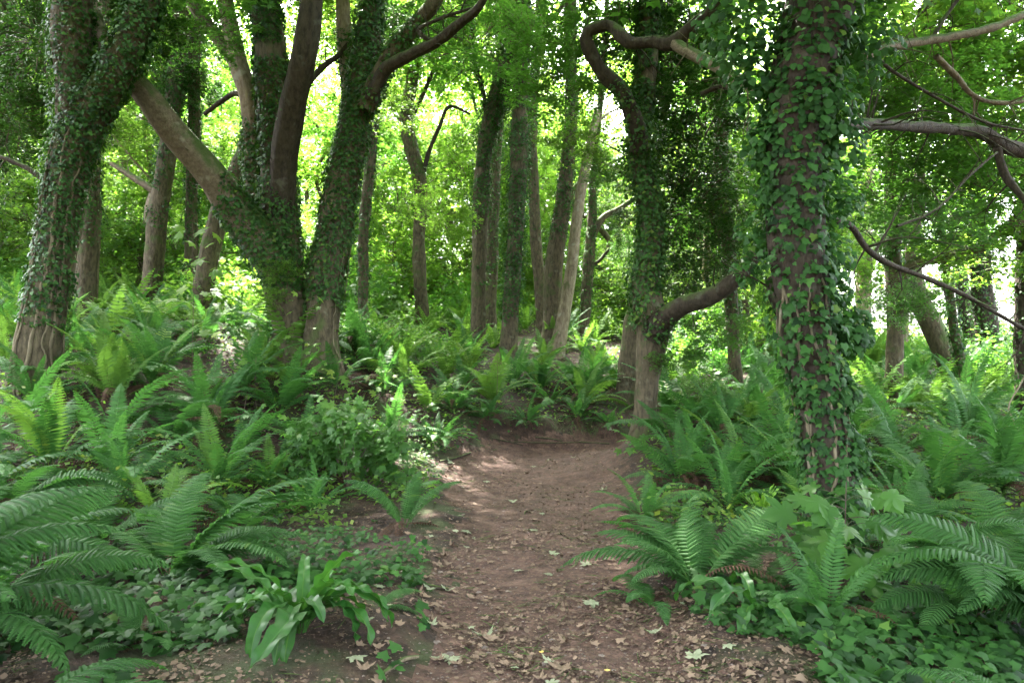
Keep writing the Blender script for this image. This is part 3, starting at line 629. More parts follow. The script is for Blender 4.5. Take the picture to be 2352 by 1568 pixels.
eS, _ = T("forking ivy-sleeved trunk left of the dense green column", 18, [("trunk", None, [(1100, 855, 36), (1098, 740, 34), (1100, 620, 32), (1104, 480, 34), (1112, 350, 36), (1135, 250, 40), (1165, 150, 40), (1190, 40, 40), (1205, -60, 36)]),
   ("branch", M_BARKD, [(1150, 215, 16, -.2), (1200, 165, 13, -.4), (1240, 85, 11, -.7), (1300, 0, 9, -1)], {'ext': 2}),
   ("branch", M_BARKD, [(1118, 300, 10), (1112, 220, 10), (1085, 130, 9), (1082, 60, 8), (1060, -20, 7)], {'ext': 2})],
  ivy=[I(6500, .22, 1, .16, ([0, .25, .4, 1], [.0, .4, 1, 1])), (2, 500, 0, .9, .05)], crowns=[(1190, 60, 0, .75, 'i'), (1150, 230, 0, .35, 'i')], vines=[(0, 3.9, 0, .4, .012), (0, 5.0, 0, .4, .012)], auto=1, akind='b')
T("slim ivy-speckled trunk half hidden behind the forking ivy-sleeved one", 21, [("trunk", None, [(1124, 790, 28), (1128, 650, 28), (1134, 500, 26), (1140, 350, 24), (1150, 200, 22), (1155, 50, 20), (1155, -50, 18)])],
  ivy=[I(2600, .2, 1, .08)], auto=1, akind='b')
T("column of dense dark ivy hiding its trunk in the middle of the wood", 17.5, [("trunk", None, [(1166, 860, 40), (1170, 760, 36), (1178, 640, 36), (1186, 500, 38), (1192, 350, 40), (1196, 200, 34), (1196, 50, 30), (1198, -50, 28)])],
  ivy=[I(9500, .12, 1, .22, ([0, .14, .25, 1], [.1, .5, 1, 1]))], vines=[(0, 4.2, 0, .3, .012), (0, 5.1, 0, .3, .012)], auto=1, akind='b')
T("bare slender trunk with a slight kink between two ivy columns", 20, [("trunk", M_BARK, [(1246, 800, 28), (1243, 680, 27), (1232, 570, 26), (1226, 450, 25), (1222, 330, 24), (1225, 200, 24), (1238, 80, 20), (1240, -50, 18)])],
  ivy=[I(700, .3, 1, .05)], auto=1, akind='b')
T("ivy-dressed trunk with brown bare foot beside the pale leaning pole", 19, [("trunk", M_BARK, [(1262, 815, 46), (1268, 740, 42), (1272, 620, 40), (1288, 500, 36), (1304, 370, 34), (1312, 250, 30), (1310, 100, 28), (1310, -50, 26)])],
  ivy=[I(4800, .18, 1, .12, ([0, .2, .35, 1], [.0, .5, 1, 1]))], auto=1, akind='b')
T("pale peeled dead trunk leaning right and broken off at its top", 18.5, [("trunk", M_BARKP, [(1272, 812, 40), (1292, 740, 30), (1312, 620, 26), (1325, 500, 25), (1342, 400, 22), (1358, 320, 18), (1372, 255, 16)], {'stop': 1}),
   ("branch", M_BARKP, [(1364, 290, 8), (1395, 262, 5), (1420, 248, 3)], {'stop': 1})], mat=M_BARKP)
T("thin crooked trunk with a side limb right of the pale leaning pole", 21, [("trunk", M_BARK, [(1334, 800, 26), (1345, 700, 24), (1352, 600, 26), (1360, 500, 20), (1362, 380, 16), (1378, 240, 14), (1390, 100, 12), (1395, -50, 10)]),
   ("branch", M_BARK, [(1358, 545, 18), (1385, 500, 15), (1425, 478, 12), (1480, 440, 9)], {'stop': 1}),
   ("branch", M_BARKD, [(1350, 620, 10), (1380, 595, 8), (1400, 570, 6)], {'stop': 1})],
  ivy=[I(1800, .1, .8, .08)], crowns=[(1430, 560, 0, .35, 'i')])
T("brown trunk leaning behind the twisted tree by the path", 15, [("trunk", None, [(1440, 890, 50), (1450, 780, 46), (1462, 700, 40), (1478, 580, 36), (1500, 400, 30), (1530, 200, 26), (1545, -40, 22)])],
  ivy=[I(2500, .3, 1, .1)], auto=1)
T("ivy-stained grey trunk between the twisted tree and the big right trunk", 15, [("trunk", None, [(1692, 930, 38), (1686, 820, 30), (1680, 700, 30), (1672, 560, 30), (1660, 400, 30), (1655, 200, 28), (1650, -50, 26)])],
  ivy=[I(3500, .12, 1, .10, ([0, .15, .3, 1], [.2, .6, .9, 1]))], vines=[(0, 4.4, 0, .4, .01)], auto=1)
T("pale distant trunk standing in the white gap right of the big ivy trunk", 24, [("trunk", M_BARKP, [(1984, 850, 38), (1982, 780, 32), (1984, 680, 32), (1988, 560, 32), (1992, 400, 30), (1995, 200, 26), (2000, -50, 22)])],
  ivy=[I(2200, .2, 1, .1)], auto=1)
T("thin pale stem leaning beside the distant trunk in the white gap", 22, [("trunk", M_BARKP, [(1772, 812, 14), (1775, 700, 13), (1780, 560, 12), (1770, 400, 10), (1765, 300, 8)], {'stop': 1})], mat=M_BARKP)
T("reddish bare-footed trunk with a dark ivy collar among the right-hand ferns", 14, [("trunk", M_BARK, [(2052, 958, 46), (2054, 850, 38), (2056, 740, 36), (2052, 620, 36), (2050, 500, 38), (2052, 380, 36), (2055, 250, 32), (2060, 100, 30), (2065, -50, 28)]),
   ("limb", M_BARKS, [(2062, 640, 24, -.1), (2100, 605, 24, -.3), (2150, 592, 27, -.6), (2220, 580, 27, -1), (2290, 545, 28, -1.4), (2352, 490, 30, -1.8), (2430, 400, 30, -2.2)], {'stop': 1})],
  ivy=[I(3800, .28, 1, .10, ([0, .3, .36, .5, 1], [0, .5, 1, .7, .9]))], crowns=[(2078, 690, -.1, .28, 'i'), (2080, 640, 0, .25, 'i')], auto=1)
T("bare brown trunk leaning left out of the ferns on the right", 16, [("trunk", M_BARK, [(2205, 905, 56), (2180, 830, 50), (2140, 745, 44), (2108, 672, 38), (2095, 560, 30), (2110, 420, 24), (2130, 250, 20), (2140, -40, 16)])],
  ivy=[I(900, .35, 1, .08)], auto=1)
T("thin dark stem leaning left just right of the bare brown trunk", 15, [("trunk", None, [(2236, 950, 22), (2215, 860, 22), (2192, 760, 20), (2180, 660, 18), (2160, 520, 14), (2150, 400, 10)], {'stop': 1})],
  ivy=[I(1200, .2, 1, .07)])
T("dark ivy-shrouded trunk near the right edge against the white sky", 17, [("trunk", M_BARKD, [(2296, 930, 52), (2280, 830, 46), (2262, 720, 48), (2250, 600, 44), (2240, 450, 40), (2232, 300, 34), (2235, 100, 30), (2240, -50, 28)])],
  ivy=[I(5200, .08, 1, .16)], auto=1, crowns=[(2255, 560, 0, .4, 'i')])
T("narrow dark trunk beside the ivy-shrouded one at the right edge", 19, [("trunk", M_BARKD, [(2248, 900, 34), (2230, 800, 30), (2215, 700, 30), (2200, 560, 28), (2195, 400, 26), (2200, 200, 22), (2200, -50, 20)])],
  ivy=[I(3000, .1, 1, .1)], auto=1)
T("mossy trunk cut by the right edge of the picture", 13, [("trunk", M_BARKD, [(2372, 1010, 60), (2362, 880, 52), (2356, 700, 48), (2362, 550, 44), (2372, 380, 42), (2380, 150, 40), (2385, -60, 36)])],
  ivy=[I(3000, .1, 1, .12)], auto=1)
T("ivy-covered trunk cut by the left edge high in the picture", 13, [("trunk", None, [(-90, 900, 60), (-70, 700, 50), (-40, 450, 46), (-5, 220, 44), (10, 60, 40), (20, -60, 36)])],
  ivy=[I(4200, .2, 1, .16)], crowns=[(30, 180, 0, .6, 'i'), (60, 60, .4, .6, 'i'), (-10, 330, .5, .5, 'i')], auto=1)
T("ivy-covered thin trunk behind the right stem of the massive tree", 17, [("trunk", None, [(838, 790, 26), (834, 650, 24), (836, 520, 24), (848, 400, 24), (860, 280, 22), (880, 150, 20), (890, -40, 18)])],
  ivy=[I(2200, .1, 1, .08)], auto=1, akind='b')

for (x, y, h) in ((-1.6, 13.6, 9.5), (-.2, 14.4, 10.5), (1.2, 14.2, 9.5), (-2.6, 15.4, 11), (.6, 16.2, 11.5), (-3.6, 12.6, 10)):
    q = np.array([x, y, gz(x, y)]) + np.array(SUNV) * (h / SUNV.z); crown(eS, q[0], q[1], q[2], .85, 'b')  # crowns added towards the sun to keep the middle fern bank in shade
# --- trees outside the frame whose crowns shade the path (nearest ones only)
for (x, y, s) in ((-4.5, 1.5, 1.3), (5.5, 1.0, 1.3), (-1.5, -3.5, 1.3), (3.0, -4.5, 1.3), (-7.5, 6.0, 1.2), (9.5, 6.5, 1.2)):
    e = link("sycamore_tree", None, None, Vector((x, y, gz(x, y))), "tree standing beside or behind the photographer whose crown shades the path", "tree", "trees outside the view")
    pts = [[x, y, gz(x, y) - .2, .24], [x + rb(.2), y + rb(.2), 3, .19], [x + rb(.4), y + rb(.4), 6, .15], [x + rb(.6), y + rb(.6), 9, .07]]
    b = Buf(); t = Tube(pts, 14, .2, .15, 3, .2); t.capped(b); me = b.mesh("trunk", [M_BARK], True); me.transform(Matrix.Translation(-e.location)); link("trunk", me, e)
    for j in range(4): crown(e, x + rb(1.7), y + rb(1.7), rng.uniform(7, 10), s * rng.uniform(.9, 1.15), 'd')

# --- young trees of the bright wood behind
bgs = []
r_ = np.random.default_rng(21)
tries = 0
while len(bgs) < 64 and tries < 4000:
    tries += 1
    Y = r_.uniform(20, 50); px = r_.uniform(-150, 2500); x = (px - CX) / FPX * Y
    if px > 1850 and (Y > 27 or r_.random() < .5): continue
    if 850 < px < 1560 and Y < 26: continue
    if any(math.hypot(x - a, Y - b) < 2.2 for a, b, _ in bgs): continue
    bgs.append((x, Y, px))
tmpl_trunks = []
for k in range(5):
    b = Buf(); pts = [[0, 0, -.3, .13]] + [[rb(.12) * i, rb(.12) * i, i * 1.6, .12 * (1 - i / 8.5)] for i in range(1, 8)]
    t = Tube(pts, 8, .35, .2, k + 60, .3); t.capped(b)
    for j in range(4):
        i0 = t.n * (.35 + .13 * j); c = t.c[int(i0)]; a = r_.uniform(0, 6.28); L = r_.uniform(1.2, 2.4)
        Tube([[*c, .035], [c[0] + math.cos(a) * L * .5, c[1] + math.sin(a) * L * .5, c[2] + L * .4, .025], [c[0] + math.cos(a) * L, c[1] + math.sin(a) * L, c[2] + L * .9, .008]], 5, .4, .1, k).close(b)
    tmpl_trunks.append((b.mesh("trunk", [M_BARK if k % 2 else M_BARKP], True), t))
for k, (x, Y, px) in enumerate(bgs):
    z = gz(x, Y); me, t = tmpl_trunks[k % 5]
    side = "left of the massive tree" if px < 620 else "between the massive tree and the twisted one" if px < 1480 else "beyond the right-hand trunks"
    e = link("young_tree", None, None, Vector((x, Y, z)), f"slim young tree in the bright wood, {side}", "tree", f"young trees {side}")
    s = r_.uniform(.8, 1.25); o = link("trunk", me, e); o.rotation_euler = (rb(.05), rb(.05), r_.uniform(0, 6.28)); o.scale = (s * r_.uniform(.7, 1.5),) * 2 + (s,)
    n = 6
    for j in range(n):
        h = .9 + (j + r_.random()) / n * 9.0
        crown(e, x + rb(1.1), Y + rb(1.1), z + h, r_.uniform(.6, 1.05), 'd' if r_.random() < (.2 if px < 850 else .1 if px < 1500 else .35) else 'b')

# --- far wood: one mass
b = Buf(); N = 95000
Yf = r_.uniform(46, 80, N); pxf = r_.uniform(-500, 2900, N); xf = (pxf - CX) / FPX * Yf
hh = r_.random(N) ** .95 * 32
keep = (pxf < 1930) | ((hh < 5.0) & (r_.random(N) < .5)) | ((hh > 7.5) & (r_.random(N) < .85))
keep &= fbm(np.c_[xf, Yf, hh], .28, 3, 4) > .36
xf, Yf, hh = xf[keep], Yf[keep], hh[keep]
pz = ground_z(xf, Yf) + hh
scatter(b, MAPLE4, np.c_[xf, Yf, pz], frames(np.array([0, -.3, .9]) + r_.normal(0, .5, (len(xf), 3)), r_.normal(0, 1, (len(xf), 3))), r_.uniform(.35, .75, len(xf)), np.clip(r_.normal(.55, .2, len(xf)), 0, 1))
link("far_wood", b.mesh("far_wood", [M_SYC]), kind="stuff", label="bright leaf mass of the far wood closing the view", cat="wood")

# gaps in the canopy through which the sun reaches the path
bpy.context.view_layer.update()
for (x, y) in ((-.25, 9.7), (.12, 7.2)):
    g = Vector((x, y, gz(x, y)))
    for o in SC.objects:
        if o.name.startswith("crown") and o.parent is not None:
            w = o.parent.location + o.location - g; al = w.dot(SUNV)
            if al < 3: continue
            off = w - SUNV * al; rad = 2.15 * o.scale.x + .1
            if off.length < rad:
                off.z = 0; o.location += (off.normalized() if off.length > .01 else Vector((1, 0, 0))) * (rad - off.length)
# ------------------------------------------------------------------ ferns
def frond_mesh(name, L=.8, W=.13, a0=65, a1=-15, pairs=28, lod=1, mat=None, seed=0, twist=.0, stalk=.14, tipdrop=0.0, curl=.3):
    """a once-divided frond rising from the origin towards +Y; W = half width"""
    r_ = np.random.default_rng(seed); b = Buf()
    n = 24; s = np.linspace(0, 1, n); ang = np.radians(a0 + (a1 - a0) * s ** 1.15)
    dy = np.cos(ang); dz = np.sin(ang); y = np.r_[0, np.cumsum((dy[1:] + dy[:-1]) / 2)] * L / (n - 1); z = np.r_[0, np.cumsum((dz[1:] + dz[:-1]) / 2)] * L / (n - 1)
    bx = r_.normal(0, .05) * L; x = bx * s ** 2
    C = np.c_[x, y, z]; T_ = unit(np.gradient(C, axis=0))
    Tube(np.c_[C[::2], np.linspace(.0042, .0012, len(C[::2]))], 3, .05, 0, 0).close(b, .75)
    for k in range(pairs):
        t = stalk + (1 - stalk) * (k + .5) / pairs
        u = (t - stalk) / (1 - stalk)
        l = W * min(1, (.42 + 1.9 * u)) * (1 - u ** 2.2) ** .85 + .006
        c = np.array([np.interp(t, s, C[:, j]) for j in range(3)]); tt = np.array([np.interp(t, s, T_[:, j]) for j in range(3)])
        side = unit(np.cross(tt, [0, 0, 1]) + 1e-6); up = unit(np.cross(side, tt))
        sp = L * (1 - stalk) / pairs * (.60 if lod == 0 else .30 if mat is M_DEAD else .52)
        for sg in (-1, 1):
            d = unit(side * sg + tt * (.22 + .5 * u) + up * r_.normal(.04, .07)); ll = l * r_.uniform(.9, 1.08)
            nrm = unit(up + r_.normal(0, .12, 3)); e1 = unit(np.cross(nrm, d))
            if lod == 0:
                m = 9; q = np.linspace(0, 1, m + 1); cc = c + d * (q * ll)[:, None] - up * (curl * q ** 2 * ll)[:, None]
                w = sp * 1.08 * (1 - q ** 1.9) ** .65
                V = [cc[0]]; F = []
                V = list(cc); base = len(V)
                for sgn in (-1, 1):
                    for j in range(m):
                        tipw = w[j] * (1.0 if j else .8); mid = cc[j] * .35 + cc[min(j + 1, m)] * .65
                        V.append(mid + e1 * sgn * tipw + d * ll * .03); a = len(V) - 1
                        V.append(cc[j + 1] * .9 + cc[j] * .1 + e1 * sgn * w[j] * .62); bb = len(V) - 1
                        V.append(cc[j] + e1 * sgn * w[j] * .66); g = len(V) - 1
                        F += [[j, g, a], [j, a, bb], [j, bb, j + 1]]
                b.add(V, F, np.clip(r_.normal(.5, .12), 0, 1))
            else:
                q1 = c + d * ll * .45 - up * curl * .2 * ll; q2 = c + d * ll - up * curl * ll
                b.add([c + e1 * sp * .5, c - e1 * sp * .5, q1 - e1 * sp * .9, q1 + e1 * sp * .9, q2], [[0, 1, 2], [0, 2, 3], [3, 2, 4]], np.clip(r_.normal(.5, .14), 0, 1))
    return b.mesh(name, [mat])
FR_HI = [frond_mesh("frond", .85, .13, a0, a1, 30, 0, M_FERN, k) for k, (a0, a1) in enumerate(((76, -5), (70, -28), (60, -35), (82, 25), (48, -38)))]
FR_ARCH = [frond_mesh("frond", 1.15, .19, a0, a1, 30, 0, M_FERN, 20 + k, curl=.28) for k, (a0, a1) in enumerate(((72, -38), (60, -55), (80, -20)))]
FR_SPREAD = [frond_mesh("frond", 1.05, .15, a0, a1, 32, 0, M_FERN, 30 + k, curl=.2) for k, (a0, a1) in enumerate(((52, -22), (44, -30), (62, -30)))]
FR_MID = [frond_mesh("frond", .9, .12, a0, a1, 26, 1, M_FERN, 40 + k) for k, (a0, a1) in enumerate(((78, 10), (68, -15), (55, -30), (84, 40), (40, -35)))]
FR_MIDY = [frond_mesh("frond", .9, .12, a0, a1, 26, 1, M_FERNY, 50 + k) for k, (a0, a1) in enumerate(((80, 25), (70, -5), (58, -25)))]
FR_DEAD = [frond_mesh("dead_frond", .8, .075, a0, -60, 24, 1, M_DEAD, 60 + k, curl=.5) for k, a0 in enumerate((48, 15))]

def fern(x, y, fronds, size=1.0, label=None, group=None, n=11, tilt=0, lean=None, dead=4, seed=0, az=None, z=None):
    r_ = np.random.default_rng(seed); z = gz(x, y) if z is None else z
    e = link("fern", None, None, Vector((x, y, z - .02)), label, "fern", group)
    for k in range(n):
        a = (2 * math.pi * k / n + r_.normal(0, .25)) if az is None else math.radians(az[k % len(az)] + r_.normal(0, 6))
        o = link("frond", fronds[int(r_.integers(len(fronds)))], e); s = size * r_.uniform(.6, 1.18)
        o.rotation_euler = (r_.normal(0, .16) + (tilt), r_.normal(0, .22), a - math.pi / 2); o.scale = (s, s, s)
        o.location = (math.cos(a) * .03, math.sin(a) * .03, 0)
    for k in range(dead):
        a = r_.uniform(0, 6.28); o = link("dead_frond", FR_DEAD[k % 2], e); s = size * r_.uniform(.7, 1.1)
        o.rotation_euler = (r_.normal(-.1, .15), r_.normal(0, .2), a); o.scale = (s, s, s); o.location = (0, 0, .05)
    return e
# azimuth: 0 = towards +x (right), 90 = away, 180 = left, 270 = towards the camera
def hero(px, py, label, **k):
    p = G(px, py); return fern(p[0], p[1], label=label, **k)
def heroY(px, Y, label, **k):
    x = (px - CX) / FPX * Y; return fern(x, Y, label=label, **k)
heroY(-330, 3.45, "big fern at the left edge arching broad fronds over the corner", fronds=FR_ARCH, size=1.2, n=11, az=[0, 25, -25, 45, -50, 10, 70, -15, 95], seed=1)
heroY(-20, 4.3, "fern between the corner fern and the spreading one, dark fronds to the right", fronds=FR_ARCH, size=.95, n=11, az=[0, 30, -20, 60, 90, -45, 140, 15, 200, 260, 110], seed=22)
heroY(-60, 5.3, "large fern behind the corner fern at the left edge", fronds=FR_ARCH, size=1.1, n=9, az=[0, 20, -20, 60, 40, 100, -40, 140, -70], seed=2)
heroY(-60, 2.6, "lowest fern in the bottom left corner, only its top fronds showing", fronds=FR_ARCH[:2], size=.78, n=8, az=[0, 15, -12, 150, 90, 200, 60, 30], seed=3)
heroY(395, 5.3, "spreading fern with level fronds fanning right above the strap-leaved plant", fronds=FR_SPREAD, size=1.15, n=16, az=[5, -15, 22, 40, 130, 100, -30, 165, 60, -50], seed=4)
heroY(230, 6.2, "dark fern behind the spreading fern on its left", fronds=FR_SPREAD, size=1.0, n=12, seed=31)
heroY(560, 6.9, "fern behind the spreading fern, fronds level towards the path", fronds=FR_SPREAD, size=.8, n=11, seed=32)
heroY(20, 6.6, "fern between the left edge and the dark arching ferns", fronds=FR_ARCH, size=1.0, n=12, seed=33)
heroY(2330, 5.6, "fern at the right edge above the hanging fronds", fronds=FR_SPREAD, size=1.0, n=12, seed=34)
heroY(2120, 5.7, "fern directly right of the big ivy trunk's foot", fronds=FR_SPREAD, size=.8, n=11, seed=35)
heroY(1750, 5.3, "fern between the trailing strap leaves and the big ivy trunk", fronds=FR_SPREAD, size=.6, n=9, seed=36)
heroY(330, 3.95, "small low fern near the bottom left among ivy leaves", fronds=FR_SPREAD, size=.38, n=6, seed=37)
hero(925, 1215, "compact fern of upright fronds leaning over the path's left edge", fronds=FR_HI[:2] + FR_HI[3:4], size=1.0, n=7, az=[20, 95, 135, 60, 160, 200, 5], seed=5)
hero(850, 1395, "single low frond reaching the path beside the strap-leaved plant", fronds=FR_HI[4:], size=.5, n=2, az=[0, 20], seed=6, dead=0)
hero(1600, 1355, "fern spreading over the path's right edge with fronds both ways", fronds=FR_HI[:3] + FR_SPREAD[2:], size=1.15, n=16, az=[170, 195, 150, 120, 90, 60, 20, 0, 215, 40], seed=7)
hero(1500, 1400, "small drooping fern at the path's right edge below the spreading one", fronds=FR_HI[2:3], size=.6, n=5, az=[120, 180, 230, 90, 270], seed=8)
heroY(2230, 4.6, "fern hanging pointed fronds towards the bottom right corner", fronds=FR_ARCH, size=.95, n=10, az=[215, 240, 260, 285, 190, 310, 90, 45], seed=9)
heroY(2420, 4.3, "dark fern leaning in from the right edge beside the hanging fronds", fronds=FR_ARCH, size=1.0, n=8, az=[180, 160, 200, 130, 230, 250, 150, 90], seed=10)
heroY(2380, 3.1, "bright fern tips in the bottom right corner", fronds=FR_HI[2:3], size=.65, n=5, az=[120, 150, 180, 100, 210], seed=11)
for k, (px, py, s, lab) in enumerate([
    (2160, 1170, 1.05, "tall upright fern clump right of the big ivy trunk"), (2300, 1140, 1.1, "broad fern clump by the right edge above the dark hollow"),
    (2060, 1080, .9, "fern clump touching the big ivy trunk on its right"), (1700, 1100, .95, "fern clump between the path and the big ivy trunk"),
    (1560, 1110, .85, "dark fern clump at the foot of the twisted tree"), (1660, 1010, 1.0, "fern clump with brown skirts behind the twisted tree's right side"),
    (1820, 1120, .85, "upright fern against the big ivy trunk's left side"), (260, 1010, 1.1, "arching dark fern in front of the left-edge tree"),
    (480, 990, 1.05, "arching dark fern in the middle of the left bank"), (120, 1080, 1.0, "fern low on the bank under the left-edge tree"),
    (640, 960, .95, "fern in front of the massive tree's foot"), (1040, 960, .8, "silvery-lit fern on the bank left of the path's bend"),
    (760, 1080, .8, "fern beside the currant-like bush on the left bank"), (1950, 1010, .95, "fern behind the big ivy trunk's foot"),
    (2230, 1010, 1.1, "wide fern in the right-hand bed before the leaning trunks"), (620, 1130, .6, "small fern above the spreading left fern"),
    (900, 1010, .8, "fern at the top of the left bank near the bend"), (1330, 960, .65, "small fern on the cut bank facing the path"),
    (350, 900, 1.0, "upright fern right of the left-edge tree's foot"), (560, 905, 1.0, "upright fern between the left-edge tree and the massive tree"),
    (2080, 1210, .8, "fern above the sycamore seedling leaves by the ivy trunk"), (1420, 900, 1.0, "tall fern left of the twisted tree's foot"),
    (1210, 1000, .5, "little fern hanging over the cut bank's left part"), (1120, 985, .6, "dark fern at the left end of the cut bank"), (1400, 985, .5, "little fern at the right end of the cut bank"), (1000, 1020, .6, "low fern on the slope where the left bank meets the path"),
    (720, 1180, .6, "low dark fern at the left bank's foot"), (500, 1130, .8, "broad dark fern behind the spreading foreground fern"), (1480, 1200, .5, "low fern on the path's right edge before the twisted tree"), (1900, 1420, .5, "small fern in the dark under the sycamore seedling"),
    (1240, 900, 1.0, "tall fern in the middle bed above the cut bank"), (1330, 890, 1.1, "widest fern of the middle bed above the cut bank"), (1180, 885, .9, "fern at the left end of the middle bed")]):
    hero(px, py, lab, fronds=FR_MID if k % 3 else FR_MID[:3] + FR_MIDY[:1], size=s * 1.3, n=16, seed=100 + k, dead=8)
hero_xy = [(o.location.x, o.location.y) for o in SC.objects if o.name.startswith("fern")]
# beds: medium ferns with fronds as parts, then distant ferns as single meshes
def bed_ok(x, y):
    if path_d(x, y)[0] > -.45: return False
    return True
fr_far = []
for k in range(5):
    b = Buf(); r2 = np.random.default_rng(k + 300)
    for j in range(13):
        me = (FR_MID + FR_MIDY)[int(r2.integers(8))]; n = len(me.vertices); co = np.empty(n * 3, np.float32); me.vertices.foreach_get("co", co); co = co.reshape(-1, 3).astype(float)
        a = 2 * math.pi * j / 13 + r2.normal(0, .2); s = r2.uniform(.8, 1.15); ca, sa = math.cos(a), math.sin(a)
        co = co * s; co = np.c_[co[:, 0] * ca - co[:, 1] * sa, co[:, 0] * sa + co[:, 1] * ca, co[:, 2]]
        F4 = [p.vertices[:] for p in me.polygons if len(p.vertices) == 4]; F3 = [p.vertices[:] for p in me.polygons if len(p.vertices) == 3]
        base = b.n; b.add(co, np.array(F3), r2.uniform(.3, .7)); b.F.append(np.array(F4) + base); b.T.append(np.full(len(F4), .8)); b.M.append(np.zeros(len(F4)))
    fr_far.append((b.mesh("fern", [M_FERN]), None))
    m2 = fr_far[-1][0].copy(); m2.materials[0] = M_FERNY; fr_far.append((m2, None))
LANDM = [(o.location.x, o.location.y, o['label']) for o in SC.objects if o.parent is None and o.get('category') == 'tree' and 'young' not in o.name and o.get('group') is None]
SHORT = {}
for a, c, l in LANDM:
    w = l.split(); SHORT[l] = ' '.join(w[:9])
KEYS = [("leaning ivy-wrapped", "the leaning left-edge tree"), ("massive", "the massive many-stemmed tree"), ("twisted", "the twisted tree"), ("thick ivy-smothered", "the big ivy trunk"),
        ("ivy-roped", "the ivy-roped trunk"), ("dark ivy-speckled", "the dark ivy-speckled trunk"), ("slender straight", "the slender straight ivy trunk"), ("short right-leaning", "the short right-leaning trunk"),
        ("sinuous", "the sinuous bare trunk"), ("forking", "the forking ivy-sleeved trunk"), ("column of", "the dense ivy column"), ("bare slender", "the kinked slender trunk"), ("ivy-dressed", "the ivy trunk with brown foot"),
        ("pale peeled", "the pale broken pole"), ("brown trunk leaning", "the brown trunk behind the twisted tree"), ("ivy-stained", "the ivy-stained grey trunk"), ("pale distant", "the pale distant trunk"),
        ("reddish", "the reddish trunk with ivy collar"), ("bare brown", "the bare brown leaning trunk"), ("thin dark stem", "the thin dark leaning stem"), ("dark ivy-shrouded", "the ivy-shrouded trunk at the right"),
        ("narrow dark", "the narrow dark trunk at the right"), ("mossy", "the mossy right-edge trunk"), ("ivy-covered trunk cut", "the trunk cut by the left edge"), ("ivy-covered thin", "the thin trunk behind the massive tree")]
def near_what(x, y):
    best = min(((x - a) ** 2 + (y - c) ** 2, l, a, c) for a, c, l in LANDM); nm = next((v for kx, v in KEYS if best[1].startswith(kx)), "the trunks")
    side = "in front of" if y < best[3] - .7 and abs(x - best[2]) < 1.2 else "behind" if y > best[3] + .7 and abs(x - best[2]) < 1.2 else "left of" if x < best[2] else "right of"
    return side + " " + nm
for o in SC.objects:
    if o.name.startswith("young_tree"):
        w_ = near_what(o.location.x, o.location.y); o["label"] = f"slim young tree in the bright wood, {w_}"; o["group"] = f"young trees {w_}"
placed = list(hero_xy); count = 0; r_ = np.random.default_rng(9)
zones = lambda px: ("on the left bank" if px < 1000 else "in the middle bed beyond the path's end" if px < 1500 else "in the right-hand bed")
for t in range(6000):
    if count >= 92: break
    Y = r_.uniform(6.8, 14.5); px = r_.uniform(-80, 2440); x = (px - CX) / FPX * Y
    if not bed_ok(x, Y) or any(math.hypot(x - a, Y - c) < .56 for a, c in placed): continue
    if 700 < px < 1120 and Y < 12: continue
    if 1120 <= px < 1460 and Y < 14: continue
    placed.append((x, Y)); count += 1
    fern(x, Y, FR_MID if r_.random() < .75 else FR_MIDY, r_.uniform(.95, 1.3), f"medium green fern {near_what(x, Y)}", f"ferns {near_what(x, Y)}", 11, seed=500 + count, dead=5)
cf = 0
for t in range(9000):
    if cf >= 175: break
    Y = 13.0 + 27 * r_.random() ** 1.4; px = r_.uniform(-100, 2450); x = (px - CX) / FPX * Y
    if not bed_ok(x, Y) or any(math.hypot(x - a, Y - c) < .62 for a, c in placed): continue
    placed.append((x, Y)); cf += 1
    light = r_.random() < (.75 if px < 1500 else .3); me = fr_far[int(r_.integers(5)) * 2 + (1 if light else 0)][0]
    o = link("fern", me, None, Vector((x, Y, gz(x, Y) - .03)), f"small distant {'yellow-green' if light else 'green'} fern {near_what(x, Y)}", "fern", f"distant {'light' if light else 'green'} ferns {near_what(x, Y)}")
    s = r_.uniform(1.0, 1.5); o.scale = (s, s, s); o.rotation_euler = (rb(.06), rb(.06), r_.uniform(0, 6.28))

_bl = Buf()
LOWF = [frond_mesh("frond_low", .9, .12, a0, a1, 13, 1, M_FERN, 90 + k) for k, (a0, a1) in enumerate(((78, 10), (66, -20), (82, 35)))]
LOWD = []
for me in LOWF:
    n = len(me.vertices); co = np.empty(n * 3, np.float32); me.vertices.foreach_get("co", co)
    LOWD.append((co.reshape(-1, 3).astype(float), np.array([p.vertices[:] for p in me.polygons if len(p.vertices) == 3])))
    bpy.data.meshes.remove(me)
r2 = np.random.default_rng(1234); nb = 0
for t in range(9000):
    if nb >= 290: break
    Y = 12.3 + 30 * r2.random() ** 1.5; px = r2.uniform(-100, 2450); x = (px - CX) / FPX * Y
    if not bed_ok(x, Y) or any(math.hypot(x - a, Y - c) < .5 for a, c in placed): continue
    placed.append((x, Y)); nb += 1; s0 = r2.uniform(.95, 1.4); z0 = gz(x, Y)
    for j in range(11):
        co, F = LOWD[int(r2.integers(3))]; a = 2 * math.pi * j / 11 + r2.normal(0, .25); s = s0 * r2.uniform(.8, 1.15); ca, sa = math.cos(a), math.sin(a)
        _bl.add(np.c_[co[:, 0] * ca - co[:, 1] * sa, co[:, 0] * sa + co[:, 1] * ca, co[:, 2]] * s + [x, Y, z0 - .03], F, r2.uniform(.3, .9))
link("fern_bed", _bl.mesh("fern_bed", [M_FERNY]), kind="stuff", label="continuous bed of smaller ferns filling the slope between the trunks", cat="fern bed")

